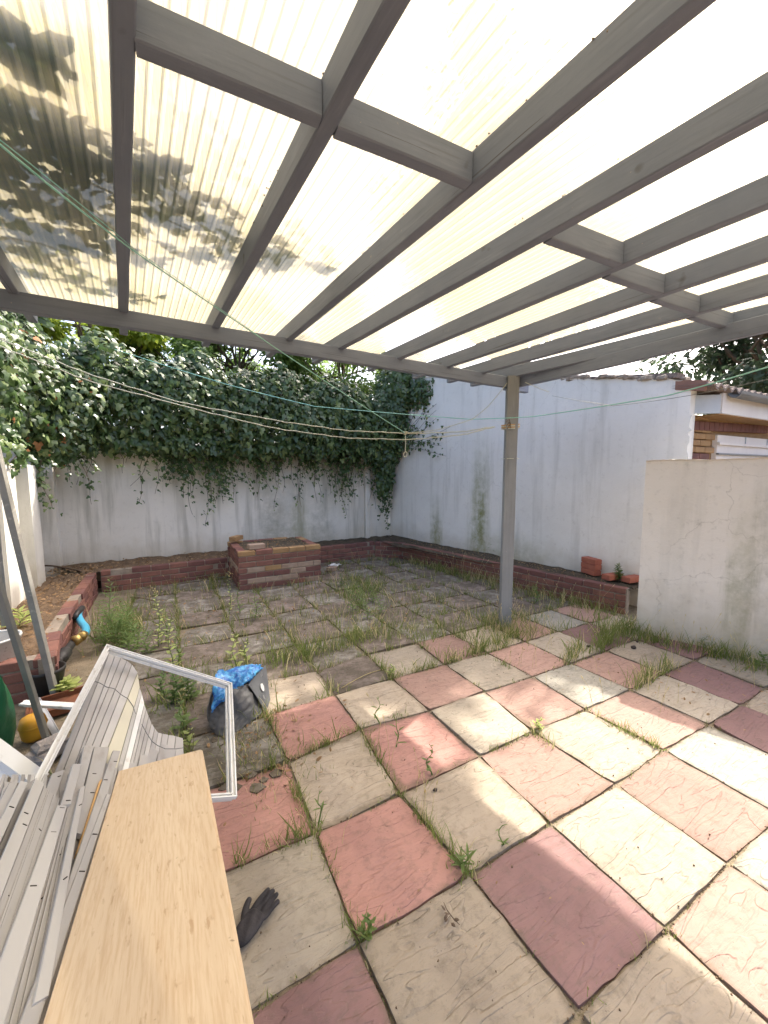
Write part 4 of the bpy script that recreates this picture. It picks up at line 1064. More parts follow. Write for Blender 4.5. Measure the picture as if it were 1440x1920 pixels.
mb = MB(); mb.tube([(0.018 * math.sin(a), 0.004 * math.cos(a), -0.185 - 0.022 * math.cos(a)) for a in np.linspace(0, 2 * math.pi, 14)], 0.004, 6); mb.obj('loop', M['rope'], hk, True)
# rope lashing and wire ring round the post
lash = empty('rope_lashing', (2.437, 1.76, 1.96), 'rope and twigs lashed round the grey post at head height', 'rope lashing')
for k in range(4):
    mb = MB(); z = k * 0.012 - 0.02; q = 0.059
    mb.tube([(-q, -q, z), (q, -q, z + .012), (q, q, z), (-q, q, z + .006), (-q, -q, z)], 0.0045, 5); mb.obj('coil', M['raw_wood'] if k % 2 else M['rope'], lash)
for k in range(3):
    mb = MB(); mb.tube([(-0.04, -0.05, -0.02 + .01 * k), (-0.10, -0.08, 0.01 + 0.025 * k), (-0.13 - .01 * k, -0.09, 0.03 * k - 0.03)], 0.003, 5); mb.obj('twig', M['twig'], lash)
mb = MB(); q = 0.058; mb.tube([(2.437 - q, 1.76 - q, 1.66), (2.437 + q, 1.76 - q, 1.662), (2.437 + q, 1.76 + q, 1.66), (2.437 - q, 1.76 + q, 1.66), (2.437 - q, 1.76 - q, 1.66)], 0.003, 5)
tag(mb.obj('wire_ring', M['rope']), 'thin pale wire tied round the grey post below the rope lashing', 'wire')

# ================================================================== LEFT PILE: frame, strips, board
NR = np.array([-0.305, 0.600, 0.152]); FR = np.array([-0.213, 1.407, 0.235]); FL = np.array([-0.822, 1.439, 0.596])
FN = np.cross(FR - NR, FL - FR); FN /= np.linalg.norm(FN)
if FN[2] < 0: FN = -FN
NL = at_plane(23, 1538, FR, FN)
eR = (NR - FR) / np.linalg.norm(NR - FR); eL = (FL - FR) / np.linalg.norm(FL - FR)
def frame(name, off, inset, label, grow=0.0):
    root = empty(name, tuple(FR + FN * off), label, 'window frame', 'white frames leaning on the strip pile')
    o = FR + FN * off
    A = FR + (eL + eR) * inset - o; B_ = FL + (-eL + eR) * inset - o; C_ = NL + (-eL - eR) * inset - o; D = NR + (eL - eR) * inset - o
    A, B_, C_, D = [p + FN * off for p in (A, B_, C_, D)]
    for a, b, nm in ((A, B_, 'far_rail'), (B_, C_, 'stile'), (C_, D, 'near_rail'), (D, A, 'stile')):
        d = (b - a) / np.linalg.norm(b - a); ins = np.cross(FN, d)
        mb = MB()   # channel section: two lips and a recessed web
        ext = 0.003
        mb.bar(a - d * ext + FN * 0.003, b + d * ext + FN * 0.003, 0.006, 0.015, FN)
        mb.bar(a + ins * 0.0165 + d * .0135 + FN * 0.002, b + ins * 0.0165 - d * .0135 + FN * 0.002, 0.006, 0.013, FN)
        mb.bar(a + ins * 0.008 + d * 0.003 - FN * 0.004, b + ins * 0.008 - d * 0.003 - FN * 0.004, 0.012, 0.004, FN)
        mb.obj(nm, M['white_pvc'], root)
    for t in (0.12, 0.62, 0.83):
        p = B_ + (A - B_) * (1 - t); mb = MB(); mb.box(p + FN * 0.003, (0.008, 0.008, 0.004)); mb.obj('screw', M['white_pvc'], root)
    return root
frame('window_frame', 0.018, 0.0, 'upper white channel frame leaning from the strip pile down to the paving')
frame('window_frame', 0.001, 0.008, 'second white channel frame directly beneath the upper leaning one')

def flat_strip(name, q, thick, m, label, nails=(), wobble=0.0, grp='loose strips in the pile on the left', cat='strip'):
    """board whose top face is the 3-D quad q = far left, far right, near right, near left; thickness goes down"""
    q = [np.array(p, float) for p in q]
    cen = sum(q) / 4; nrm = np.cross(q[1] - q[0], q[3] - q[0]); nrm /= np.linalg.norm(nrm)
    if nrm[2] < 0: nrm = -nrm
    n = 8; vs = []; fs = []
    wd = (q[1] - q[0]); 
    for k in range(n + 1):
        t = k / n; l = q[0] * (1 - t) + q[3] * t - cen; r = q[1] * (1 - t) + q[2] * t - cen
        up = nrm * wobble * math.sin(t * 5 + cen[0] * 40); e = (r - l) / np.linalg.norm(r - l) * 0.0018
        vs += [l + up - nrm * 0.0018, l + e + up, r - e + up, r + up - nrm * 0.0018, r + up - nrm * thick, l + up - nrm * thick]
    for k in range(n):
        for j in range(6): fs.append((k * 6 + j, (k + 1) * 6 + j, (k + 1) * 6 + (j + 1) % 6, k * 6 + (j + 1) % 6))
    fs.append(tuple(range(6))); fs.append(tuple(n * 6 + j for j in reversed(range(6))))
    if not nails:
        o = mesh_obj(name, vs, fs, m); o.location = cen
    else:
        o = empty(name, tuple(cen), None, None); mesh_obj('strip_body', vs, fs, m, o)
        for (u, t) in nails:
            p = (q[0] * (1 - t) + q[3] * t) * (1 - u) + (q[1] * (1 - t) + q[2] * t) * u - cen
            d = (q[1] - q[0]) / np.linalg.norm(q[1] - q[0]); mb = MB()
            mb.bar(p - d * 0.006 + nrm * 0.0004, p + d * 0.006 + nrm * 0.0004, 0.0022, 0.0016, nrm); mb.obj('slot', M['slot_dark'], o)
    return tag(o, label, cat, grp)

# --- strips lying inside the leaning frame, each between two measured edges
def P1(px, py, off): return at_plane(px, py, FR + FN * off, FN)
EDG = [((195, 1224), (98, 1462)), ((204, 1226), (112, 1462)), ((216, 1229), (139, 1438)), ((227, 1233), (150, 1420)), ((238, 1239), (172, 1400)), ((247, 1246), (184, 1408)),
       ((258, 1262), (199, 1412)), ((262, 1290), (222, 1432)), ((266, 1300), (229, 1444)), ((271, 1320), (240, 1446)), ((274, 1330), (246, 1446)), ((279, 1343), (254, 1446)),
       ((284, 1356), (262, 1446)), ((290, 1366), (271, 1446)), ((296, 1374), (283, 1446)), ((304, 1376), (293, 1446)), ((316, 1378), (304, 1446)), ((330, 1380), (322, 1446)), ((344, 1384), (346, 1446))]
SM = ['strip_dark', 'strip_grey', 'strip_grey', 'strip_grey', 'strip_grey', 'strip_light', 'strip_cream', 'strip_light', 'white_pvc', 'strip_light', 'strip_grey', 'strip_grey', 'strip_light', 'strip_grey', 'strip_light', 'strip_grey', 'strip_grey', 'strip_grey']  # first strip's dark tone paints the shadow side next to the rail
ORD = ['first', 'second', 'third', 'fourth', 'fifth', 'sixth', 'seventh', 'eighth', 'ninth', 'tenth']
for k in range(len(EDG) - 1):
    a, b = EDG[k], EDG[k + 1]
    off = -0.046 - 0.008 * (k % 2) - (0.0 if k < 8 else 0.011 * (k - 8))
    fl, fr_ = P1(*a[0], off), P1(*b[0], off); nl_, nr2 = P1(*a[1], off), P1(*b[1], off)
    nl_ = nl_ + (nl_ - fl) * 0.5; nr2 = nr2 + (nr2 - fr_) * 0.5
    gapv = (fr_ - fl) * 0.025
    lab = {0: 'strip painted dark for its shadow side, lying tight beside the left rail of the white frame', 6: 'cream strip lying between grey and white strips inside the leaning frame', 8: 'bright white strip inside the leaning frame', 5: 'pale strip left of the cream strip inside the leaning frame', 7: 'pale strip between the cream strip and the bright white strip'}.get(k)
    if lab is None: lab = (ORD[k - 1] + ' grey strip right of the shadow painted one, inside the leaning white frame') if k < 8 else (ORD[k - 9] + ' thin strip right of the bright white strip in the fanned side of the pile')
    flat_strip('strip', [fl + gapv, fr_ - gapv, nr2 - gapv, nl_ + gapv], 0.014 if k < 8 else 0.03, M[SM[k]], lab, (), 0.0012)
# dangling chains of beads across the strips
for (pts, lb_) in (([(178, 1277), (188, 1281), (200, 1288), (214, 1291), (228, 1303), (240, 1310), (250, 1325), (254, 1338)], 'thin beaded chain lying across the strips inside the frame'),
            ([(266, 1358), (275, 1375), (285, 1390), (296, 1398), (310, 1404), (330, 1404), (344, 1402)], 'thin dark cord lying across the fanned pale strips')):
    mb = MB(); mb.tube([P1(px, py, -0.044) for px, py in pts], 0.0016, 5)
    tag(mb.obj('chain', M['wire_grey'], None), lb_, 'chain')

# --- upper layer of grey strips nearest the camera
A2 = at(75, 1440, 0.562); B2 = at(222, 1447, 0.432); C2 = at(80, 1915, 0.675)
N2 = np.cross(B2 - A2, C2 - A2); N2 /= np.linalg.norm(N2)
if N2[2] < 0: N2 = -N2
def P2(px, py, off): return at_plane(px, py, A2 + N2 * off, N2)
def pstrip(pix, off, m, label, nails=(), thick=0.012, ridges=()):
    q = [P2(*p, off) for p in pix]
    o = flat_strip('strip', q, thick, M[m], label, nails, 0.001)
    c_ = Vector(o.location)
    for u in ridges:
        mb = MB(); mb.bar(Vector(q[0] * (1 - u) + q[1] * u) - c_, Vector(q[3] * (1 - u) + q[2] * u) - c_, 0.0035, 0.006, N2); mb.obj('ridge', M[m], o)
    return o
pstrip([(-45, 1500), (18, 1452), (-95, 1700), (-180, 1700)], -0.03, 'strip_grey', 'grey strip at the far left edge of the pile')
pstrip([(16, 1470), (36, 1462), (-40, 1640), (-70, 1640)], -0.012, 'strip_grey', 'narrow grey strip near the left edge with splintered end')
pstrip([(38, 1464), (52, 1468), (-50, 1690), (-75, 1680)], 0.0, 'strip_light', 'pale narrow strip second from the left edge of the pile', [(0.5, .3)])
pstrip([(50, 1470), (66, 1460), (-25, 1720), (-60, 1720)], -0.018, 'strip_dark', 'dark recessed strip between two pale strips near the left edge')
pstrip([(66, 1460), (84, 1468), (-18, 1735), (-52, 1735)], 0.010, 'strip_light', 'broad pale strip with slot marks toward the left of the pile', [(0.45, .33), (0.7, .42)], 0.012, (.08,))
pstrip([(82, 1473), (112, 1500), (-40, 2010), (-110, 1970)], -0.004, 'strip_grey', 'grey ridged strip beside the broad pale strip', [(0.55, .26), (.3, .6)], 0.012, (.06, .3, .38, .66, .72, .95))
pstrip([(98, 1450), (122, 1442), (70, 1600), (40, 1600)], -0.010, 'strip_grey', 'short grey strip end beside the frame rail, with a nail mark', [(0.7, .1)])
pstrip([(107, 1510), (126, 1511), (-10, 1985), (-62, 1970)], 0.008, 'strip_light', 'pale strip with three slot marks in the middle of the pile', [(0.5, .20), (0.55, .02), (.35, .5)])
pstrip([(126, 1512), (137, 1506), (55, 1960), (-12, 1975)], -0.002, 'strip_grey', 'grey strip between the middle pale strip and the long crossing strip', [(0.6, .35), (.2, .55)], 0.012, (.25, .5, .8))
pstrip([(137, 1432), (153, 1432), (134, 1506), (114, 1509)], 0.010, 'strip_light', 'short pale strip end rising above the middle of the pile', [(.6, .93)])
pstrip([(158, 1398), (176, 1398), (142, 1530), (112, 1600)], 0.002, 'strip_grey', 'grey strip reaching furthest up between the frame strips')
pstrip([(177, 1400), (205, 1402), (168, 1570), (140, 1560)], -0.006, 'strip_grey', 'grey strip with slots near the top of the pile', [(.4, .4), (.55, .62)])
pstrip([(186, 1465), (192, 1460), (147, 1600), (143, 1600)], 0.0005, 'raw_wood', 'thin broken sliver of bare yellow wood between grey strips')
pstrip([(212, 1407), (226, 1408), (130, 1730), (104, 1720)], 0.006, 'strip_grey', 'grey strip right of the bare wood sliver', [(.3, .3), (.75, .12)])
pstrip([(150, 1478), (160, 1473), (92, 1866), (61, 1884)], 0.014, 'strip_light', 'long crossing strip on top of the pile, its near end cut square', [(.7, .16), (.55, .6)], 0.014)
pstrip([(208, 1489), (224, 1491), (100, 1960), (58, 1960)], 0.0, 'strip_grey', 'rounded grey strip against the left edge of the wooden board', [(.3, .18)])
pstrip([(200, 1488), (209, 1489), (60, 1960), (20, 1960)], 0.010, 'strip_grey', 'narrow grey strip left of the rounded strip by the board', [(.5, .3), (.5, .5)])
bun = empty('strip_bundle', (-0.85, 0.5, 0), 'bulk of the grey strip pile underneath the loose top strips', 'strip bundle'); b0 = np.array(bun.location)
def bstrip(q, thick, m=None):
    q = [np.array(p, float) - b0 for p in q]; n_ = np.array([0, 0, -thick]); mb = MB()
    mb.add(list(q) + [p + n_ for p in q], [(3, 2, 1, 0), (4, 5, 6, 7), (0, 1, 5, 4), (1, 2, 6, 5), (2, 3, 7, 6), (3, 0, 4, 7)]); return mb.obj('strip', m or M['strip_grey'], bun)
r9 = random.Random(19)
for k in range(30):      # layer below that closes the pile
    x0 = -150 + k * 13.4
    o_ = -0.020 - 0.007 * r9.random(); e_ = r9.uniform(-4, 4); yf = 1452 + r9.choice((0, 0, 14, 30)); mt = r9.choice(['strip_grey', 'strip_light', 'strip_grey', 'strip_dark', 'strip_grey'])
    bstrip([P2(x0 * 0.45 + 72, yf, o_), P2(x0 * 0.45 + 78, yf, o_), P2(x0 * 1.15 - 4 + e_, 2080, o_), P2(x0 * 1.15 - 19 + e_, 2080, o_)], 0.012, M[mt])
for lvl in range(5):     # the stack itself, slumping to the right like its top
    for k in range(5):
        u0, u1 = k / 5, (k + .93) / 5
        pts = [P1(195 * (1 - u) + 330 * u, 1236 * (1 - u) + 1384 * u, -0.085) for u in (u0, u1)]
        nn_ = [P2(-120 * (1 - u) + 150 * u, 2080, -0.05) for u in (u1, u0)]
        f_ = 0.74 * (1 - lvl / 5)
        q_ = [np.array([p[0], p[1], p[2] * f_]) for p in pts + nn_]
        bstrip(q_, 0.05 if lvl < 4 else 0.06)
mb = MB()
# --- big wooden board with a rounded right edge
q = [at(222, 1446, 0.447), at(381, 1404, 0.447), at(481, 1925, 0.702), at(78, 1925, 0.702)]
q[2] = q[2] + (q[2] - q[1]) * 0.30; q[3] = q[3] + (q[3] - q[0]) * 0.14
cen = sum(q) / 4; ux = (q[1] - q[0] + q[2] - q[3]); ux /= np.linalg.norm(ux); uy = (q[0] + q[1] - q[2] - q[3]) / 2
uy /= np.linalg.norm(uy); ux -= uy * np.dot(ux, uy); ux /= np.linalg.norm(ux); uz = np.cross(ux, uy)
TH = 0.03; prof = []   # across the board: fractions along its width and drop
for a in np.linspace(0, math.pi / 2, 6): prof.append((1.0, -0.012 + 0.012 * math.sin(a), 0.012 * math.cos(a)))
vs = []; fs = []; nL = 10
for k in range(nL + 1):
    t = k / nL; l = q[0] * (1 - t) + q[3] * t; r = q[1] * (1 - t) + q[2] * t; d = (r - l) / np.linalg.norm(r - l)
    ring = [l + d * 0.002, l - uz * 0.002, l - uz * TH, r - uz * TH - d * 0.004, r - uz * (TH - 0.004)]
    for a in np.linspace(0, math.pi / 2, 5): ring.append(r - d * 0.014 + d * 0.014 * math.cos(a) - uz * (0.014 - 0.014 * math.sin(a)))
    for p in ring:
        v = p - cen; vs.append((np.dot(v, ux), np.dot(v, uy), np.dot(v, uz)))
m_ = len(ring)
for k in range(nL):
    for j in range(m_): fs.append((k * m_ + j, k * m_ + (j + 1) % m_, (k + 1) * m_ + (j + 1) % m_, (k + 1) * m_ + j))
fs.append(tuple(reversed(range(m_)))); fs.append(tuple(nL * m_ + j for j in range(m_)))
bd = mesh_obj('wooden_board', vs, fs, M['board'], None, True)
bd.data.set_sharp_from_angle(angle=math.radians(40))
bd.matrix_world = Matrix.Translation(Vector(cen)) @ Matrix(np.stack([ux, uy, uz], 1).tolist()).to_4x4()
tag(bd, 'large pale wood veneer board lying on the grey strips in the foreground', 'board')

# ================================================================== LEFT CLUTTER
def pole(a, b, wd, ht, m, label, name='pole', cat='pole'):
    mb = MB(); mb.bar(a, b, wd, ht); mb.bar(Vector(a) + Vector((wd * .5, 0, 0)), Vector(b) + Vector((wd * .5, 0, 0)), 0.004, ht * 1.15)
    return tag(mb.obj(name, M[m]), label, cat)
pa = at(103, 1305, 0.0); pole(pa, pa + 1.18 * (at_dist(0, 882, 3.15) - pa), 0.033, 0.032, 'grey_pole', 'grey square pole leaning in front of the left wall, nearest the blue hose')
pb = at(89, 1394, 0.0); pole(pb, pb + 1.3 * (at_dist(3, 1120, 2.72) - pb), 0.024, 0.022, 'alu', 'dark grey metal rail leaning between the green bag and the bucket')
pole(at_dist(10, 1172, 3.1), at_dist(-12, 960, 2.95), 0.034, 0.03, 'grey_pole', 'grey post standing upright at the left edge of the picture')
pole(at(112, 1390, 0.01), at(68, 1312, 0.12), 0.035, 0.02, 'alu', 'short grey metal rail propped low beside the yellow tub')
mb = MB(); a, b = at(42, 1318, 0.17), at(150, 1324, 0.17); mb.bar(a, b, 0.045, 0.012); mb.bar(Vector(a) + Vector((0, .02, -.015)), Vector(b) + Vector((0, .02, -.015)), 0.006, 0.04)
tag(mb.obj('angle_strip', M['white_pvc']), 'white angle strip lying level behind the white frame', 'strip')
wf = empty('window_frame', tuple(at(0, 1500, 0.35)), 'white frame corner poking into the left edge of the picture', 'window frame'); L0 = np.array(wf.location)
mb = MB(); mb.bar(at_dist(-40, 1384, 2.1) - L0, at_dist(76, 1468, 2.1) - L0, 0.062, 0.025); mb.obj('rail', M['white_pvc'], wf)
mb = MB(); mb.bar(at_dist(2, 1432, 2.11) - L0, at_dist(2, 1530, 2.08) - L0, 0.03, 0.025); mb.obj('stile', M['white_pvc'], wf)
# zinc bucket with fern in front of the left wall
bk = empty('bucket', (-1.60, 2.50, 0.0), 'dented grey metal bucket with bright rim beside the left bed', 'bucket')
mb = MB(); mb.lathe([(0.0, 0.01), (0.098, 0.01), (0.102, 0.02), (0.15, 0.40), (0.156, 0.405), (0.156, 0.413), (0.148, 0.411), (0.10, 0.04), (0.0, 0.035)], 26)
for i, v in enumerate(mb.v):
    a = math.atan2(v[1], v[0]); k = 1 + 0.05 * math.sin(2 * a + 0.6) * (v[2] / .4); mb.v[i] = (v[0] * k, v[1] * k, v[2])
mb.obj('body', M['zinc'], bk, True)
mb = MB(); mb.tube([(0.155 * (1 + 0.05 * math.sin(2 * a + .6)) * math.cos(a), 0.155 * (1 + 0.05 * math.sin(2 * a + .6)) * math.sin(a), 0.41) for a in np.linspace(0, 2 * math.pi, 28)], 0.009, 6); mb.obj('rim', M['zinc_rim'], bk, True)
mb = MB(); mb.tube([(0.155 * math.cos(a), 0.06 + 0.03 * math.sin(a), 0.41 - 0.10 * math.sin(a)) for a in np.linspace(0, math.pi, 16)], 0.0045, 5); mb.obj('handle', M['zinc_rim'], bk, True)
# green plastic sack
gs = empty('compost_sack', (-1.50, 1.60, 0.0), 'tall green plastic sack with pale print at the left edge', 'sack')
vs = []; fs = []; nu, nv = 30, 18
r3 = random.Random(3)
for b in range(nv + 1):
    t = b / nv; z = 0.80 * t
    rr = 0.21 * (1.0 - 0.25 * t ** 3) * (0.82 + 0.25 * math.sin(math.pi * min(1, t * 1.1 + .05)))
    for a in range(nu):
        th = 2 * math.pi * a / nu
        k = 1 + 0.07 * math.sin(3 * th + 4 * t) + 0.05 * math.sin(7 * th - 6 * t + 1) + r3.uniform(-.012, .012)
        vs.append((rr * k * math.cos(th) * 1.05, rr * k * math.sin(th) * 0.75, z + 0.03 * math.sin(5 * th) * t ** 4))
for b in range(nv):
    for a in range(nu): fs.append((b * nu + a, b * nu + (a + 1) % nu, (b + 1) * nu + (a + 1) % nu, (b + 1) * nu + a))
fs.append(tuple(reversed(range(nu))))
mesh_obj('sack_body', vs, fs, M['green_plastic'], gs, True)
def sack_pt(th, z, out=0.006):
    t = z / 0.8; rr = 0.21 * (1 - 0.25 * t ** 3) * (0.82 + 0.25 * math.sin(math.pi * min(1, t * 1.1 + .05))); k = 1 + 0.07 * math.sin(3 * th + 4 * t) + 0.05 * math.sin(7 * th - 6 * t + 1)
    return ((rr * k + out) * math.cos(th) * 1.05, (rr * k + out) * math.sin(th) * 0.75, z)
for th0 in (-1.15, -0.72):      # worn pale print, too scuffed to read
    mb = MB(); mb.tube([sack_pt(th0 + 0.13 * math.cos(a), 0.17 + 0.06 * math.sin(a)) for a in np.linspace(0.7, 5.6, 12)], 0.007, 5); mb.obj('print_mark', M['print_pale'], gs)
for zz in (0.06, 0.30, 0.34):
    mb = MB(); mb.tube([sack_pt(a, zz) for a in np.linspace(-1.3, -0.6, 8)], 0.004, 5); mb.obj('print_mark', M['print_pale'], gs)
# yellow tub behind the rail
yt = empty('tub', tuple(at(64, 1384, 0.0)), 'small yellow plastic tub half hidden behind the dark rail', 'tub')
mb = MB(); mb.lathe([(0, 0), (0.045, 0.0), (0.055, 0.015), (0.066, 0.09), (0.056, 0.125), (0.03, 0.14), (0, 0.143)], 18); mb.obj('body', M['yellow_plastic'], yt, True)
mb = MB(); mb.lathe([(0.064, 0.078), (0.069, 0.084), (0.0655, 0.092)], 18); mb.obj('seam', M['yellow_plastic'], yt, True)
mb = MB(); mb.box(at(95, 1402, 0.05), (0.14, 0.10, 0.10), 0.5, 0.02); o = mb.obj('rubble_lump', M['rubble']); tag(o, 'grey lump of rubble on the ground by the yellow tub', 'rubble')
mb = MB(); mb.box(at(75, 1420, 0.03), (0.11, 0.14, 0.07), 1.1, 0.02); o = mb.obj('rubble_lump', M['rubble']); tag(o, 'pale flat rubble piece nearest the white frame corner', 'rubble')
# blue hose with brass connector and black pipe along the left bed
def smooth(pts, n=8):
    P = [Vector(p) for p in pts]; out = []
    for k in range(len(P) - 1):
        p0, p1, p2, p3 = P[max(k - 1, 0)], P[k], P[k + 1], P[min(k + 2, len(P) - 1)]
        for q in range(n):
            t = q / n; out.append(0.5 * ((2 * p1) + (-p0 + p2) * t + (2 * p0 - 5 * p1 + 4 * p2 - p3) * t * t + (-p0 + 3 * p1 - 3 * p2 + p3) * t ** 3))
    out.append(P[-1]); return out
hz = 0.17
H = [at(*p, hz) for p in ((150, 1143), (147, 1154), (152, 1166), (160, 1176), (161, 1185), (155, 1192))]
hs = empty('hose', tuple(H[0]), 'bright blue hose end with brass joint and black pipe by the left bed', 'hose'); h0 = H[0]
mb = MB(); mb.tube([p - Vector(h0) for p in smooth(H)], 0.030, 10); mb.obj('blue_hose', M['blue_hose'], hs, True)
mb = MB(); c_ = at(152, 1195, hz) - h0
mb.tube([c_, c_ + (at(138, 1203, hz - .02) - at(152, 1195, hz))], [0.036, 0.046], 12); mb.tube([at(156, 1190, hz) - h0, c_], [0.038, 0.038], 8); mb.obj('brass_joint', M['brass'], hs, True)
K = [at(*p, hz - 0.03) for p in ((136, 1205), (128, 1216), (120, 1226), (110, 1240), (98, 1252))]
mb = MB(); mb.tube([p - Vector(h0) for p in smooth(K)], [0.03] * 14 + [0.048] * 8 + [0.022] * 11, 10); mb.obj('black_connector', M['black_plastic'], hs, True)
mb = MB(); mb.tube([Vector(at(*p, 0.2) - h0) for p in ((154, 1140), (146, 1148), (140, 1158))], 0.028, 8); mb.obj('black_sleeve', M['black_plastic'], hs, True)
# rusty tray
tr_ = empty('tray', tuple(at(120, 1316, 0.03)), 'rusty brown tray on the ground behind the white frame', 'tray')
mb = MB(); mb.box((0, 0, -.02), (0.36, 0.22, 0.012), 0.2, 0.003); mb.obj('base', M['rust'], tr_)
for dx, dy, sx, sy in ((0, .11, .36, .014), (0, -.11, .36, .014), (.18, 0, .014, .22), (-.18, 0, .014, .22)):
    mb = MB(); ca, sa = math.cos(.2), math.sin(.2); mb.box((dx * ca - dy * sa, dx * sa + dy * ca, 0.0), (sx, sy, 0.05), 0.2, 0.003); mb.obj('side', M['rust'], tr_)
# black pot under the pale plant
bp = empty('plant_pot', tuple(at(92, 1300, 0.0)), 'black plastic flower pot in shade behind the leaning pole', 'pot')
mb = MB(); mb.lathe([(0, 0), (0.075, 0), (0.10, 0.16), (0.106, 0.165), (0.106, 0.185), (0.098, 0.185), (0.085, 0.12), (0, 0.12)], 18); mb.obj('body', M['black_plastic'], bp, True)
mb = MB(); mb.lathe([(0, 0.15), (0.093, 0.145)], 18); mb.obj('soil', M['soil'], bp, True)

# ================================================================== BAG WITH BLUE TARPAULIN
bg0 = np.array([-0.16, 1.62, 0.0])
bag = empty('shopping_bag', tuple(bg0), 'open dark grey shopping bag stuffed with crumpled blue plastic', 'bag')
# right panel (flat, leaning), measured corners
RB, RF = at(498, 1332, 0.0), at(508, 1296, 0.0)
pan = [at(497, 1334, 0.0), at_h(508, 1312, 2.62), at_h(497, 1247, 2.80), at_h(466, 1284, 2.56)]
vs = [];
for p in pan: vs.append(p - bg0)
nrm_ = np.cross(vs[1] - vs[0], vs[3] - vs[0]); nrm_ /= np.linalg.norm(nrm_)
if np.dot(nrm_, CAMPOS - pan[0]) < 0: nrm_ = -nrm_
n = 6; V_ = []; F_ = []
for sgn in (0, -1):
    for b in range(n + 1):
        for a in range(n + 1):
            u, v = a / n, b / n; p = vs[0] * (1 - u) * (1 - v) + vs[1] * u * (1 - v) + vs[2] * u * v + vs[3] * (1 - u) * v
            V_.append(p + nrm_ * (0.006 * math.sin(u * 5 + v * 3) + sgn * 0.006))
m_ = (n + 1) ** 2
for s_ in (0, 1):
    for b in range(n):
        for a in range(n): k = s_ * m_ + b * (n + 1) + a; F_.append((k, k + 1, k + n + 2, k + n + 1))
mesh_obj('side_panel', V_, F_, M['bag_side'], bag, True)
def on_panel(u, v, out=0.010): return vs[0] * (1 - u) * (1 - v) + vs[1] * u * (1 - v) + vs[2] * u * v + vs[3] * (1 - u) * v + nrm_ * (out + 0.006 * math.sin(u * 5 + v * 3))
lg = [on_panel(*uv) for uv in ((0.42, 0.50), (0.40, 0.60), (0.47, 0.70), (0.58, 0.66), (0.63, 0.55), (0.58, 0.47), (0.50, 0.44))]
mesh_obj('logo', lg, [tuple(range(7))], M['white_pvc'], bag)
for (u0, v0) in ((0.28, 0.30), (0.33, 0.28), (0.62, 0.83), (0.68, 0.84)):
    mb = MB(); mb.tube([on_panel(u0, v0, .008), on_panel(u0 + 0.02, v0 + 0.10, .008)], 0.0016, 4); mb.obj('print_line', M['strip_light'], bag)
# crumpled grey body from measured outline, bulging towards the camera
body = [[(394, 1375), (402, 1382), (420, 1384), (445, 1374), (470, 1358), (499, 1333)],
        [(392, 1350), (405, 1358), (425, 1360), (450, 1350), (474, 1335), (490, 1318)],
        [(392, 1330), (408, 1334), (430, 1335), (452, 1326), (472, 1312), (482, 1302)],
        [(396, 1310), (412, 1312), (432, 1312), (448, 1300), (466, 1292), (474, 1290)],
        [(402, 1290), (416, 1292), (432, 1291), (446, 1287), (458, 1283), (465, 1282)]]
nb_ = len(body); grid = []
for r_, row in enumerate(body):
    t = r_ / (nb_ - 1)
    for c, (px, py) in enumerate(row):
        if r_ == 0: p = at(px, py, 0.004)
        else:
            base_ = at(body[0][c][0], body[0][c][1], 0.0); dist = math.hypot(*(base_ - CAMPOS)[:2])
            p = at_h(px, py, dist + 0.15 * t + 0.02 * math.sin(c * 2.3 + r_ * 1.7))
        grid.append(p - bg0)
def grid_mesh(name, grid, nrow, ncol, m, parent, sub=2, crumple=0.006, seed=1, thick=0.004):
    fs = [(b * ncol + a, b * ncol + a + 1, (b + 1) * ncol + a + 1, (b + 1) * ncol + a) for b in range(nrow - 1) for a in range(ncol - 1)]
    o = mesh_obj(name, grid, fs, m, None, True)
    bm = bmesh.new(); bm.from_mesh(o.data)
    r4 = random.Random(seed)
    for _ in range(sub):
        bmesh.ops.subdivide_edges(bm, edges=bm.edges[:], cuts=1, use_grid_fill=True)
        bmesh.ops.smooth_vert(bm, verts=bm.verts[:], factor=0.45, use_axis_x=True, use_axis_y=True, use_axis_z=True)
        bm.normal_update()
        for v in bm.verts: v.co += v.normal * r4.uniform(-crumple, crumple)
        crumple *= 0.55
    bm.normal_update(); bmesh.ops.solidify(bm, geom=bm.faces[:], thickness=thick)
    bm.to_mesh(o.data); bm.free(); o.data.polygons.foreach_set('use_smooth', [True] * len(o.data.polygons)); o.parent = parent
    return o
grid_mesh('front_panel', grid, nb_, 6, M['bag_dark'], bag, 3, 0.012, 4)
# back and left sides of the bag so that it is closed
back = []
for r_ in range(3):
    for c in range(4):
        a = grid[r_ * 2 * 6 + 0] if r_ < 3 else None
        p0 = np.array(grid[(r_ * 2) * 6]); p1 = np.array([vs[1], (vs[1] + vs[2]) / 2, vs[2]][r_])
        u = c / 3; p = p0 * (1 - u) + p1 * u + np.array([-0.02, 0.13 * math.sin(math.pi * u), 0.0]); p[2] = max(0.0, p[2] if r_ else 0.0); back.append(p)
grid_mesh('back_panel', back, 3, 4, M['bag_dark'], bag, 2, 0.01, 6)
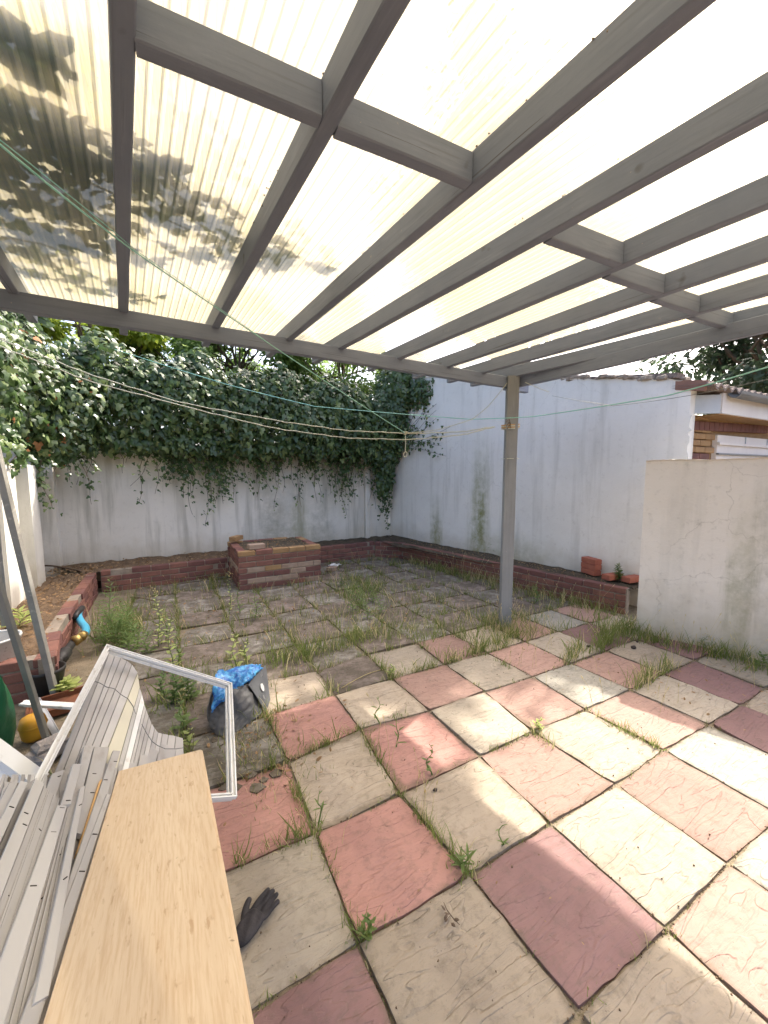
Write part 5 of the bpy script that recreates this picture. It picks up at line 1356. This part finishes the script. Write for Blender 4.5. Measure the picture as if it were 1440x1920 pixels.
# crumpled blue plastic heaped in the opening and hanging down the left corner
top = [[(396, 1344, 2.42), (404, 1330, 2.44), (412, 1318, 2.46), (420, 1308, 2.48)],
       [(396, 1310, 2.50), (408, 1308, 2.46), (424, 1304, 2.47), (436, 1305, 2.50)],
       [(402, 1268, 2.58), (418, 1286, 2.53), (434, 1292, 2.50), (448, 1296, 2.52)],
       [(404, 1254, 2.68), (428, 1264, 2.62), (444, 1276, 2.55), (456, 1288, 2.54)],
       [(424, 1254, 2.74), (444, 1256, 2.66), (456, 1266, 2.59), (464, 1280, 2.57)],
       [(462, 1246, 2.80), (474, 1250, 2.74), (478, 1258, 2.68), (474, 1270, 2.62)],
       [(482, 1243, 2.82), (488, 1246, 2.80), (492, 1249, 2.78), (490, 1254, 2.76)]]
gt = []
for r_, row in enumerate(top):
    for c, (px, py, hh) in enumerate(row): gt.append(at_h(px, py, hh + 0.03 * math.sin(r_ * 2.3 + c * 1.9)) - bg0)
grid_mesh('blue_plastic', gt, 7, 4, M['blue_tarp'], bag, 3, 0.02, 9)

# ================================================================== GLOVE (open hand shape, lying palm down)
def glove():
    root_p = at(466, 1742, 0.012); tipm = at(522, 1668, 0.012)
    ay = tipm - root_p; ay[2] = 0; L = np.linalg.norm(ay); ay /= L; ax = np.array([ay[1], -ay[0], 0])
    k = L / 0.19
    sk = bpy.data.meshes.new('glove')
    J_ = {'w0': (-0.004, -0.03, 0.030), 'w1': (0, 0.0, 0.030), 'p1': (0.0, 0.035, 0.036), 'p2': (0.0, 0.07, 0.037)}
    V = []; E_ = []; Rr = []
    def add(x, y, z, r, par=None):
        V.append((x * k * 1.25, y * k, z * k)); Rr.append(r * k * 1.25); i = len(V) - 1
        if par is not None: E_.append((par, i))
        return i
    w0 = add(0.004, -0.085, 0.014, 0.038); p1 = add(0.002, -0.015, 0.015, 0.041, w0); p2 = add(0.002, 0.035, 0.015, 0.042, p1); p3 = add(0.0, 0.066, 0.014, 0.034, p2)
    roots = [0]
    for (x0, ang, l, r) in ((-0.028, 0.0, 0.082, 0.0112), (-0.009, 0.02, 0.090, 0.0116), (0.011, 0.05, 0.084, 0.0116), (0.030, 0.13, 0.062, 0.0108)):
        pr_ = add(x0 * 0.75, 0.035, 0.014, r * 1.2); roots.append(pr_)
        pr_ = add(x0 * 0.95, 0.066, 0.014, r * 1.25, pr_)
        for t in (0.12, 0.4, 0.72, 1.0):
            pr_ = add(x0 + math.sin(ang) * l * t, 0.085 + math.cos(ang) * l * t, 0.014 + 0.003 * math.sin(t * 3), r * (1.05 - 0.18 * t), pr_)
    t0 = add(-0.015, 0.0, 0.014, 0.02); roots.append(t0)
    t1 = add(-0.034, 0.022, 0.014, 0.018, t0); t1 = add(-0.054, 0.046, 0.013, 0.0135, t1); t2 = add(-0.064, 0.072, 0.013, 0.0125, t1); add(-0.068, 0.094, 0.012, 0.0105, t2)
    sk.from_pydata(V, E_, []); o = bpy.data.objects.new('glove', sk); COL.objects.link(o)
    md = o.modifiers.new('skin', 'SKIN'); md.use_smooth_shade = True
    for i in roots: sk.skin_vertices[0].data[i].use_root = True
    for i, r in enumerate(Rr):
        flat = 0.42 if i < 4 else 0.85
        sk.skin_vertices[0].data[i].radius = (r, r) if i >= 4 else (r, r)
    o.modifiers.new('sub', 'SUBSURF').levels = 2; o.modifiers['sub'].render_levels = 2
    rm = o.modifiers.new('remesh', 'REMESH'); rm.mode = 'VOXEL'; rm.voxel_size = 0.0022; rm.use_smooth_shade = True
    sm_ = o.modifiers.new('smooth', 'SMOOTH'); sm_.factor = 0.5; sm_.iterations = 3
    dg = bpy.context.evaluated_depsgraph_get(); dg.update()
    ev = bpy.data.meshes.new_from_object(o.evaluated_get(dg))
    bpy.data.objects.remove(o)
    r5 = random.Random(8)
    for v in ev.vertices:          # flatten the empty palm, leave soft creases
        u_ = min(1, max(0, (v.co.y / k - 0.03) / 0.08)); f = 0.45 + 0.35 * u_
        v.co.z = 0.014 * k + (v.co.z - 0.014 * k) * f + 0.0012 * math.sin(v.co.x * 160 + v.co.y * 90)
    zmin = min(v.co.z for v in ev.vertices)
    for v in ev.vertices: v.co.z -= zmin
    ev.materials.clear(); ev.materials.append(M['glove'])
    g = bpy.data.objects.new('glove', ev); COL.objects.link(g)
    g.matrix_world = Matrix.Translation(Vector((root_p[0], root_p[1], 0.006))) @ Matrix(np.stack([ax, ay, [0, 0, 1]], 1).tolist()).to_4x4()
    ev.polygons.foreach_set('use_smooth', [True] * len(ev.polygons))
    return tag(g, 'black work glove lying flat on a cream slab beside the wooden board', 'glove')
glove()

# ================================================================== SMALL THINGS ON THE PAVING
def pebble(px, py, r, label, m='stone_dark', cat='stone'):
    p = at(px, py, 0.0); mb = MB(); n = 9
    for k in range(5):
        ph = math.pi * k / 4
        for a in range(n):
            th = 2 * math.pi * a / n; q = 1 + 0.2 * math.sin(3 * th + px)
            mb.v.append((r * q * math.sin(ph) * math.cos(th) * 1.15, r * q * math.sin(ph) * math.sin(th) * 0.8, r * 0.6 + r * 0.6 * math.cos(ph)))
    for k in range(4):
        for a in range(n): mb.f.append((k * n + a, k * n + (a + 1) % n, (k + 1) * n + (a + 1) % n, (k + 1) * n + a))
    o = mb.obj('stone', M[m], None, True); o.location = (p[0], p[1], 0.003); return tag(o, label, cat)
pebble(1188, 1217, 0.024, 'dark lump on the pale grey slab near the cream wall')
pebble(1103, 1214, 0.018, 'small dark lump on the slab left of the grass tuft')
pebble(816, 1484, 0.011, 'tiny dark clod on the beige slab near the middle')
pebble(1195, 1205, 0.012, 'tiny dark clod beside the lump on the grey slab')
# dry twig with crumpled leaves on the near beige slab
tw = empty('twig', tuple(at(842, 1718, 0.008)), 'dry twig with dark crumpled leaves on the near beige slab', 'twig'); t0_ = np.array(tw.location)
mb = MB(); mb.tube([at(832, 1692, .012) - t0_, at(838, 1706, .016) - t0_, at(850, 1722, .01) - t0_, at(862, 1734, .006) - t0_], [0.0012, .0018, .0018, .001], 5)
mb.tube([at(845, 1716, .012) - t0_, at(834, 1728, .008) - t0_], 0.001, 4); mb.obj('stem', M['twig'], tw)
for (px, py, rz) in ((836, 1708, 0.4), (844, 1714, 1.2), (838, 1720, 2.4), (850, 1724, 4.0), (833, 1726, 5.2), (846, 1730, 3.3)):
    o = mesh_obj('dry_leaf', OVAL_V, OVAL_F, M['twig'], tw); o.location = at(px, py, 0.012) - t0_; o.rotation_euler = (0.4, 0.3, rz); o.scale = (0.022, 0.022, 0.022)
fm = MB(); r7 = random.Random(5)
for k in range(46):
    c_ = at(r7.uniform(392, 520), r7.uniform(1375, 1480), 0.006); rr = r7.uniform(.012, .045); n = r7.choice((4, 5, 5)); a0 = r7.uniform(0, 6); st = r7.uniform(.4, .8)
    ps = [(c_[0] + rr * r7.uniform(.7, 1.2) * math.cos(a0 + 6.283 * q / n), c_[1] + rr * st * r7.uniform(.7, 1.2) * math.sin(a0 + 6.283 * q / n)) for q in range(n)]
    prism(fm, ps, 0.0, [r7.uniform(.004, .010) for _ in range(n)])
tag(fm.obj('slab_flakes', M['slab_dirty']), 'loose flakes of broken slab and straw in front of the shopping bag', kind='stuff')
# white rag among the weeds right of the planter
rag_c = at(628, 1060, 0.03); gr = []
for b in range(4):
    for a in range(5): gr.append(np.array([(a - 2) * 0.05, (b - 1.5) * 0.05, 0.02 + 0.02 * math.sin(a * 2.1 + b * 1.7)]))
o = grid_mesh('rag', gr, 4, 5, M['white_pvc'], None, 2, 0.012, 14); o.location = (rag_c[0], rag_c[1], 0.02); tag(o, 'crumpled white plastic scrap among weeds right of the brick planter', 'scrap')

# ================================================================== GRASS, LITTER, WEEDS
def blade_template(bend):
    w_ = 0.5
    return [(-w_, 0, 0), (w_, 0, 0), (-w_ * .8, bend * .18, .45), (w_ * .8, bend * .18, .45), (-w_ * .45, bend * .55, .8), (w_ * .45, bend * .55, .8), (0, bend, 1.0)], [(0, 1, 3, 2), (2, 3, 5, 4), (4, 5, 6)]
TUFT = []    # x, y, spread, count, height, dryness
def tuft(x, y, s, n, h, dry=0.15): TUFT.append((x, y, s, n, h, dry))
def tp(px, py, s, n, h, dry=0.15): p = at(px, py, 0.0); tuft(p[0], p[1], s, n, h, dry)
r6 = random.Random(77)
# joints: thin growth along every joint, thicker where the photograph shows it
def joint_growth(a, b, dens, h, dry=0.15, s=0.012):
    L = math.hypot(b[0] - a[0], b[1] - a[1]); n = max(1, int(L / 0.012))
    for k in range(n):
        if r6.random() < dens * (0.35 + 0.65 * (math.sin(k * 0.21 + a[0] * 9 + b[1] * 5) > -0.2)):
            t = (k + r6.random()) / n; tuft(a[0] + (b[0] - a[0]) * t, a[1] + (b[1] - a[1]) * t, s, r6.randint(3, 9), h * r6.uniform(.4, 1.5), dry)
for i in range(-3, 9):
    for j in range(-4, 12):
        if (i, j) not in CJ: continue
        c0 = CJ[(i, j)]
        for di, dj in ((1, 0), (0, 1)):
            if (i + di, j + dj) not in CJ: continue
            c1 = CJ[(i + di, j + dj)]
            far = j >= 3 or (i <= 0 and j >= 2)
            dens = 0.4 if far else (0.06 if i >= 2 and j <= 1 else 0.16); h = 0.10 if far else 0.028
            if j >= 4: dens = 0.35; h = 0.09
            joint_growth(c0, c1, dens, h, 0.25)
def seg(p, q, dens, h, dry=.15, s=.014): joint_growth(at(*p)[:2], at(*q)[:2], dens * 1.3, h * 1.35, dry, s)
seg((592, 1562), (520, 1600), 1.0, 0.07); seg((570, 1560), (430, 1625), 0.95, 0.075, .3); seg((592, 1562), (545, 1470), .9, .05); seg((672, 1767), (600, 1570), .5, .03)
seg((750, 1488), (672, 1365), .9, .05); seg((750, 1488), (880, 1640), 1.0, .05, .1); seg((880, 1640), (850, 1600), 1.2, .07, .1, .02); seg((675, 1367), (760, 1340), .7, .03); seg((675, 1367), (555, 1420), .8, .045, .4)
seg((900, 1417), (1000, 1370), .4, .025); seg((1000, 1372), (1035, 1400), .9, .05, .5); seg((1097, 1329), (1245, 1405), .9, .04, .5); seg((1150, 1360), (1245, 1405), .9, .04, .1)
seg((672, 1767), (690, 1745), 1.5, .06, .1, .02); seg((735, 1272), (834, 1245), .9, .05, .4); seg((735, 1272), (782, 1250), 1.5, .07, .5, .03)
seg((834, 1245), (975, 1190), 1.0, .09, .3); seg((905, 1225), (960, 1255), 1, .05); seg((1182, 1292), (1260, 1250), 1.2, .10, .6, .025); seg((1060, 1245), (1090, 1215), 1.2, .10, .5, .03)
seg((1110, 1225), (1150, 1195), 1.2, .12, .1, .03); seg((560, 1240), (720, 1190), .8, .09, .2, .04); seg((500, 1245), (600, 1215), 1.0, .11, .2, .05); seg((640, 1200), (930, 1160), .7, .09, .25, .06)
seg((720, 1200), (900, 1190), .6, .08, .2, .05); seg((500, 1250), (720, 1180), .6, .11, .3, .07)
# along the walls and round the post
for k in range(150):
    t = r6.random(); p = np.array([3.35, 0.95]) * (1 - t) + np.array([3.95, -0.7]) * t; tuft(p[0] - abs(r6.gauss(0, .10)), p[1] - r6.random() * .05, .03, 8, r6.uniform(.07, .17), .2)
for k in range(170):
    t = r6.random(); p = np.array([3.74, 1.3]) * (1 - t) + np.array([3.15, 4.6]) * t; tuft(p[0] - abs(r6.gauss(0.03, .12)), p[1], .03, 8, r6.uniform(.08, .22), .45)
for k in range(70): tuft(2.44 + r6.gauss(-.02, .16), 1.72 + r6.gauss(0, .12), .03, 9, r6.uniform(.06, .17), .45)
for k in range(40): tuft(2.3 + r6.gauss(0, .15), 1.5 + r6.gauss(0, .06), .03, 9, r6.uniform(.06, .13), .55)
for k in range(60): tuft(3.25 + r6.gauss(0, .12), 1.05 + r6.gauss(0, .12), .03, 9, r6.uniform(.08, .2), .3)
for k in range(46):
    tuft(r6.uniform(-1.2, 2.9), 4.8 + r6.uniform(-.35, .35), .05, 8, r6.uniform(.06, .2), .25)
for k in range(90): tuft(1.7 + r6.gauss(0, .25), 3.6 + r6.gauss(0, .35), .05, 9, r6.uniform(.08, .2), .3)
for k in range(38): tuft(0.9 + r6.gauss(0, .6), 2.7 + r6.gauss(0, .2), .05, 9, r6.uniform(.07, .16), .25)
for k in range(50): tuft(-0.95 + r6.gauss(0, .18), 3.5 + r6.gauss(0, .35), .05, 9, r6.uniform(.1, .28), .2)
for k in range(60): tuft(-0.3 + r6.gauss(0, .22), 1.9 + r6.gauss(0, .18), .05, 8, r6.uniform(.06, .16), .25)
for k in range(70): tuft(-0.12 + r6.gauss(0, .12), 1.05 + r6.gauss(0, .16), .04, 8, r6.uniform(.03, .10), .6)
for k in range(35): tuft(2.2 + r6.gauss(0, .5), 2.6 + r6.gauss(0, .25), .05, 8, r6.uniform(.06, .16), .35)
gpos = []; gh = []; gd = []
for (x, y, s, n, h, dry) in TUFT:
    for q in range(n):
        gpos.append((x + r6.gauss(0, s), y + r6.gauss(0, s), -0.012)); gh.append(h * r6.uniform(.45, 1.15)); gd.append(r6.random() < dry * 0.6)
gpos = np.array(gpos); gh = np.array(gh); gd = np.array(gd)
# nothing grows up through the things that lie on the paving
def inside(c, hx, hy): return (abs(gpos[:, 0] - c[0]) < hx) & (abs(gpos[:, 1] - c[1]) < hy)
bad = inside((0.82, 4.75), .56, .48) | inside((-0.75, 0.3), .42, .8) | inside((-0.08, 1.62), .16, .22)
gpos, gh, gd = gpos[~bad], gh[~bad], gd[~bad]
n = len(gpos); print('grass blades', n)
yaw_ = nr.uniform(0, 2 * math.pi, n); lean = nr.normal(0, .32, n)
tip = np.stack([np.cos(yaw_), np.sin(yaw_), np.zeros(n)], 1); up = np.stack([np.sin(lean) * np.cos(yaw_ + 1), np.sin(lean) * np.sin(yaw_ + 1), np.cos(lean)], 1)
R3 = rot_from(up, tip); wdt = nr.uniform(.0026, .0062, n) * np.clip(gh / .1, .7, 1.5)
tv, tf = blade_template(0.5)
sc = np.stack([wdt, gh, gh], 1)
for nm, mk, m in (('grass', ~gd, 'grass'), ('dry_grass', gd, 'grass_dry')):
    tag(bulk(nm, tv, tf, gpos[mk], R3[mk], sc[mk], M[m]), 'green grass blades growing in the slab joints' if nm == 'grass' else 'dry straw coloured grass blades among the green', kind='stuff')
# long dry stalks with seed heads
pts = []; mbs = MB(); heads = []
for k in range(330):
    z_ = r6.choice(['post', 'wall', 'bed', 'mid', 'back', 'near'])
    x, y = {'post': (2.4 + r6.gauss(0, .25), 1.6 + r6.gauss(0, .2)), 'wall': (3.3 + r6.uniform(-.2, .45), 0.2 + r6.uniform(-.6, .7)), 'bed': (3.4 + r6.gauss(-.1, .15), r6.uniform(1.4, 4)), 'mid': (r6.uniform(.3, 2.2), 2.6 + r6.gauss(0, .25)), 'back': (r6.uniform(-1, 2.8), r6.uniform(3.2, 5)), 'near': (r6.choice([0.02, .46, 1.9, 2.3, -.1]) + r6.gauss(0, .05), r6.uniform(.2, 1.2))}[z_]
    if 0.2 < x < 1.45 and 4.2 < y < 5.3: continue
    h = r6.uniform(.12, .34) * (0.55 if z_ == 'near' else 1); a = r6.uniform(0, 6.28); l = r6.uniform(.1, .5) * h
    p0 = Vector((x, y, -0.01)); p1 = Vector((x + .35 * l * math.cos(a), y + .35 * l * math.sin(a), h * .6)); p2 = Vector((x + l * math.cos(a), y + l * math.sin(a), h))
    mbs.tube([p0, p1, p2], [.0012, .001, .0007], 3, False)
    d = (p2 - p1).normalized(); heads.append((p2, d, r6.uniform(.02, .045)))
for p, d, l in heads: mbs.tube([p - d * l * .2, p + d * l * .3, p + d * l * .8], [.0006, .0034, .0008], 4, False)
tag(mbs.obj('seed_stalks', M['grass_dry']), 'tall dry grass stalks with pale seed heads', kind='stuff')
# dead leaves and litter
lp = []; ls = []
def litter(n, fx, z=0.004, s=(.02, .05)):
    for _ in range(n):
        x, y = fx(); lp.append((x, y, z + r6.uniform(0, .012))); ls.append(r6.uniform(*s))
litter(700, lambda: (r6.uniform(-1.96, -1.36), r6.uniform(2.45, 5.6)), 0.262)
litter(350, lambda: (r6.uniform(-1.9, 0.25), r6.uniform(5.25, 5.85)), 0.268)
litter(900, lambda: (r6.uniform(-1.25, 2.6), r6.uniform(2.2, 5.1)), 0.003, (.015, .04))
litter(160, lambda: (r6.gauss(-.1, .25), r6.gauss(1.3, .3)), 0.004, (.015, .04))
litter(150, lambda: (r6.uniform(2.4, 3.6), r6.uniform(-.3, 1.3)), 0.004, (.012, .03))
litter(120, lambda: (0.82 + r6.uniform(-.45, .45), 4.75 + r6.uniform(-.38, .38)), 0.515, (.02, .04))
litter(240, lambda: (3.9 - 0.3 + r6.gauss(.02, .12) + (2.5 - 0) * 0, r6.uniform(1.5, 5.4)) if False else ((lambda y: (3.98 - (y - 1.4) * .155 + r6.uniform(-.12, .14), y))(r6.uniform(1.5, 5.2))), 0.275, (.015, .035))
litter(80, lambda: (r6.uniform(.2, 3), r6.uniform(-.8, 1.2)), 0.004, (.006, .014))
lp = np.array(lp); n = len(lp); ls = np.array(ls)
tag(bulk('dead_leaves', OVAL_V, OVAL_F, lp, rot_from(np.array([0, 0, 1.0]) + nr.normal(size=(n, 3)) * .35, nr.normal(size=(n, 3))), ls, M['dead_leaf']), 'brown dead leaves scattered on soil and slabs', kind='stuff')
# crumbs of soil and grit in the joints
cp = []
for (i, j), c0 in list(CJ.items()):
    for di, dj in ((1, 0), (0, 1)):
        if (i + di, j + dj) in CJ:
            c1 = CJ[(i + di, j + dj)]
            for q in range(26):
                t = r6.random(); cp.append((c0[0] + (c1[0] - c0[0]) * t + r6.gauss(0, .006), c0[1] + (c1[1] - c0[1]) * t + r6.gauss(0, .006), -0.008 + r6.uniform(0, .006)))
for q in range(900): cp.append((r6.uniform(-1, 3.4), r6.uniform(-1, 5), 0.003))
cp = np.array(cp); n = len(cp)
tag(bulk('grit', CR_V, [(3, 2, 1, 0), (0, 1, 4), (1, 2, 4), (2, 3, 4), (3, 0, 4)], cp, rot_from(nr.normal(size=(n, 3)), nr.normal(size=(n, 3))), nr.uniform(.002, .008, n), M['litter']), 'crumbs of soil and grit in the slab joints', kind='stuff')

WL = {k: None for k in ('NARROW', 'OVAL')}
def weed(x, y, h, leaf, ll, label, m='weed', dens=55, lean=(0, 0), z0=-0.01, flower=False, whorl=1.0, grp=None):
    root = empty('weed', (x, y, z0), label, 'weed', grp); k_ = r6.random() * 6
    n = 8; pts = [Vector((lean[0] * h * (t / n) ** 2 + .012 * math.sin(k_ + t), lean[1] * h * (t / n) ** 2 + .012 * math.cos(k_ * 2 + t), h * t / n)) for t in range(n + 1)]
    mb = MB(); mb.tube(pts, [.0042 - .003 * t / n for t in range(n + 1)], 5); mb.obj('stem', M['weed'], root)
    cnt = max(6, int(dens * h)); P = []; Nn = []; T = []; Sc = []
    for q in range(cnt):
        t = (q + .5) / cnt; t = .06 + .94 * t; f = t * n; i = min(int(f), n - 1); p = pts[i].lerp(pts[i + 1], f - i)
        a = q * 2.4 + k_; out = np.array([math.cos(a), math.sin(a), 0.35 + r6.uniform(-.3, .3)])
        P.append(np.array(p)); T.append(out); Nn.append(np.array([-.4 * math.cos(a), -.4 * math.sin(a), 1.0])); Sc.append(ll * r6.uniform(.7, 1.2) * (1.15 - .75 * t ** 2))
    V, F = {'NARROW': (NARROW_V, NARROW_F), 'OVAL': (OVAL_V, OVAL_F)}[leaf]
    tag(bulk('leaves', V, F, np.array(P), rot_from(np.array(Nn), np.array(T)), np.array(Sc), M[m], root), kind='stuff')
    if flower:
        fp = np.array([np.array(pts[-1]) + nr.normal(size=3) * .016 for _ in range(14)]); tag(bulk('seed_head', CR_V, [(3, 2, 1, 0), (0, 1, 4), (1, 2, 4), (2, 3, 4), (3, 0, 4)], fp, rot_from(nr.normal(size=(14, 3)), nr.normal(size=(14, 3))), nr.uniform(.006, .012, 14), M['grass_dry'], root), kind='stuff')
    return root
GW = 'weeds growing through the paving'
def wp(px, py, h, leaf, ll, label, **k): p = at(px, py, 0.0); return weed(p[0], p[1], h, leaf, ll, label, grp=GW, **k)
wp(212, 1205, 0.62, 'NARROW', .10, 'tallest feathery weed on the left of the back patio, with narrow leaves', dens=80)
wp(228, 1195, 0.40, 'NARROW', .09, 'feathery green weed right behind the tallest one', dens=110)
wp(240, 1190, 0.34, 'NARROW', .09, 'bushy feathery weed right of the tallest weed', dens=130)
for k_, (px, py, h_) in enumerate(((205, 1190, .36), (222, 1215, .38), (236, 1212, .30), (250, 1205, .30), (262, 1215, .24), (196, 1215, .26), (245, 1228, .24), (275, 1225, .2))):
    wp(px, py, h_, 'NARROW', .085, ['second tallest', 'front left', 'front middle', 'middle', 'right hand', 'leftmost', 'front right', 'rightmost'][k_ - 0 if False else k_] + ' feathery weed of the thick clump at the left of the back patio', dens=150, lean=(r6.uniform(-.2, .2), r6.uniform(-.2, .1)))
for k_, (px, py, h_) in enumerate(((660, 1150, .24), (680, 1140, .26), (700, 1130, .22), (655, 1120, .2), (715, 1150, .2), (690, 1160, .18))):
    wp(px, py, h_, 'NARROW', .07, ['left', 'middle', 'back right', 'back left', 'far right', 'front right'][k_] + ' feathery weed of the clump in the middle of the back patio', dens=130, lean=(r6.uniform(-.3, .3), r6.uniform(-.2, .2)))
wp(300, 1215, 0.52, 'OVAL', .05, 'pale flowering weed with oval leaves left of the brick planter', m='weed_pale', flower=True)
wp(312, 1205, 0.36, 'NARROW', .07, 'thin green weed touching the pale flowering one', dens=90)
wp(322, 1255, 0.42, 'OVAL', .065, 'sunlit weed with bright oval leaves behind the white frame', m='weed_pale')
wp(334, 1245, 0.30, 'OVAL', .05, 'small oval leaved weed right of the sunlit weed', dens=70)
wp(432, 1150, 0.44, 'OVAL', .04, 'upright pale weed against the front left of the brick planter', m='weed_pale', flower=True)
wp(448, 1150, 0.36, 'NARROW', .06, 'narrow leaved weed in front of the brick planter corner', dens=80)
wp(440, 1255, 0.30, 'OVAL', .07, 'yellow green weed with broad leaves behind the blue bag', m='weed_pale', dens=50)
wp(462, 1240, 0.2, 'OVAL', .05, 'low bright weed above the blue plastic', m='weed_pale', dens=70)
wp(480, 1160, 0.30, 'NARROW', .07, 'thin weed in front of the right half of the brick planter', dens=90)
wp(330, 1318, 0.24, 'OVAL', .06, 'bushy dark weed seen through the white frame', dens=150)
wp(356, 1312, 0.24, 'OVAL', .06, 'green weed in the middle of the white frame opening', dens=150)
wp(305, 1305, 0.18, 'OVAL', .055, 'low weed left inside the white frame opening', dens=170)
wp(342, 1372, 0.20, 'OVAL', .07, 'weed with drooping leaves beside the fanned strips', dens=80)
wp(355, 1400, 0.12, 'OVAL', .05, 'little weed just beyond the far end of the wooden board', m='weed_pale', dens=90)
wp(670, 1130, 0.26, 'NARROW', .07, 'tufted weed in the middle of the back patio', dens=130)
wp(690, 1110, 0.24, 'NARROW', .06, 'tufted weed right of the middle of the back patio', dens=130)
wp(640, 1100, 0.22, 'OVAL', .045, 'low leafy weed right of the brick planter foot', dens=120)
wp(1005, 1130, 0.26, 'OVAL', .05, 'green weed against the bed wall right of the post', dens=80)
wp(1218, 1180, 0.30, 'NARROW', .09, 'tall weed at the left corner of the cream wall', dens=50)
wp(1230, 1190, 0.14, 'NARROW', .07, 'short weed beside the tall one at the cream wall', dens=140)
wp(1320, 1215, 0.12, 'NARROW', .06, 'low grassy weed along the cream wall', dens=150, flower=True)
wp(1370, 1225, 0.13, 'NARROW', .06, 'low weed with seed heads farther right along the cream wall', dens=140, flower=True)
wp(1428, 1250, 0.12, 'OVAL', .06, 'leafy weed at the right edge by the cream wall', dens=140)
wp(745, 1400, 0.20, 'NARROW', .05, 'spindly weed rising from the joint in the centre of the patio', dens=36)
wp(805, 1450, 0.17, 'OVAL', .035, 'spindly weed with tiny leaves right of the centre joint', dens=50)
wp(708, 1355, 0.17, 'NARROW', .05, 'thin upright weed on the beige slab joint behind the centre', dens=36)
wp(600, 1540, 0.15, 'NARROW', .05, 'thin weed at the corner of the salmon slab', dens=50)
wp(940, 1590, 0.11, 'NARROW', .04, 'small weed sprig at the joint between beige and plum slabs', dens=60)
wp(870, 1630, 0.09, 'NARROW', .06, 'low spiky weed at the joint crossing beside the plum slab', dens=170)
wp(1010, 1365, 0.08, 'OVAL', .03, 'bright yellow green weed cushion in sunlight at a joint', m='weed_pale', dens=300)
wp(735, 1265, 0.09, 'OVAL', .03, 'yellow green weed cushion at the joint left of the cream slab', m='weed_pale', dens=300)
wp(690, 1750, 0.07, 'OVAL', .03, 'small leafy weed at the joint below the salmon slab', m='weed', dens=300)
p = at(925, 1037, 0.28); weed(p[0] - .02, p[1], 0.30, 'NARROW', .10, 'dark weed growing from the bed soil beside the post', dens=50, z0=.27)
p = at(1160, 1078, 0.36); weed(p[0] + .02, p[1] + .02, 0.20, 'OVAL', .065, 'small pyramid shaped green plant behind the loose orange brick', dens=260, z0=.29)
p = at(252, 1040, 0.27); weed(p[0], p[1], 0.14, 'OVAL', .09, 'bright green broad leaved plant on the back bed at the left', m='weed_pale', dens=110, z0=.26)
p = at(125, 1300, 0.0); weed(p[0], p[1], 0.10, 'OVAL', .10, 'pale green leafy rosette beside the rusty tray', m='weed_pale', dens=320, z0=0)
p = at(40, 1172, 0.28); weed(p[0], p[1], 0.16, 'NARROW', .15, 'pale fern like plant behind the metal bucket', m='weed_pale', dens=170, z0=.26)
# sticks on the bed and patio
for k, (a, b, r_, lab) in enumerate((((45, 1062, .28), (150, 1070, .29), .012, 'curved dark branch lying on the leaf litter in the far left bed'), ((315, 1012, .5), (336, 1032, .27), .006, 'short dark stick leaning on the back wall left of the planter'), ((245, 1120, .01), (290, 1127, .012), .007, 'dark stick lying on the dirty slabs of the back patio'), ((640, 1290, .006), (735, 1250, .006), .0025, 'long thin straw lying over slabs left of centre'))):
    A_ = at(*a[:2], a[2]); B_ = at(*b[:2], b[2]); mid = (A_ + B_) / 2 + np.array([0, 0.03, 0.03 if k == 0 else 0.004])
    mb = MB(); mb.tube(smooth([A_, mid, B_], 6), r_, 6); tag(mb.obj('stick', M['grass_dry'] if k == 3 else M['twig'], None, True), lab, 'stick')
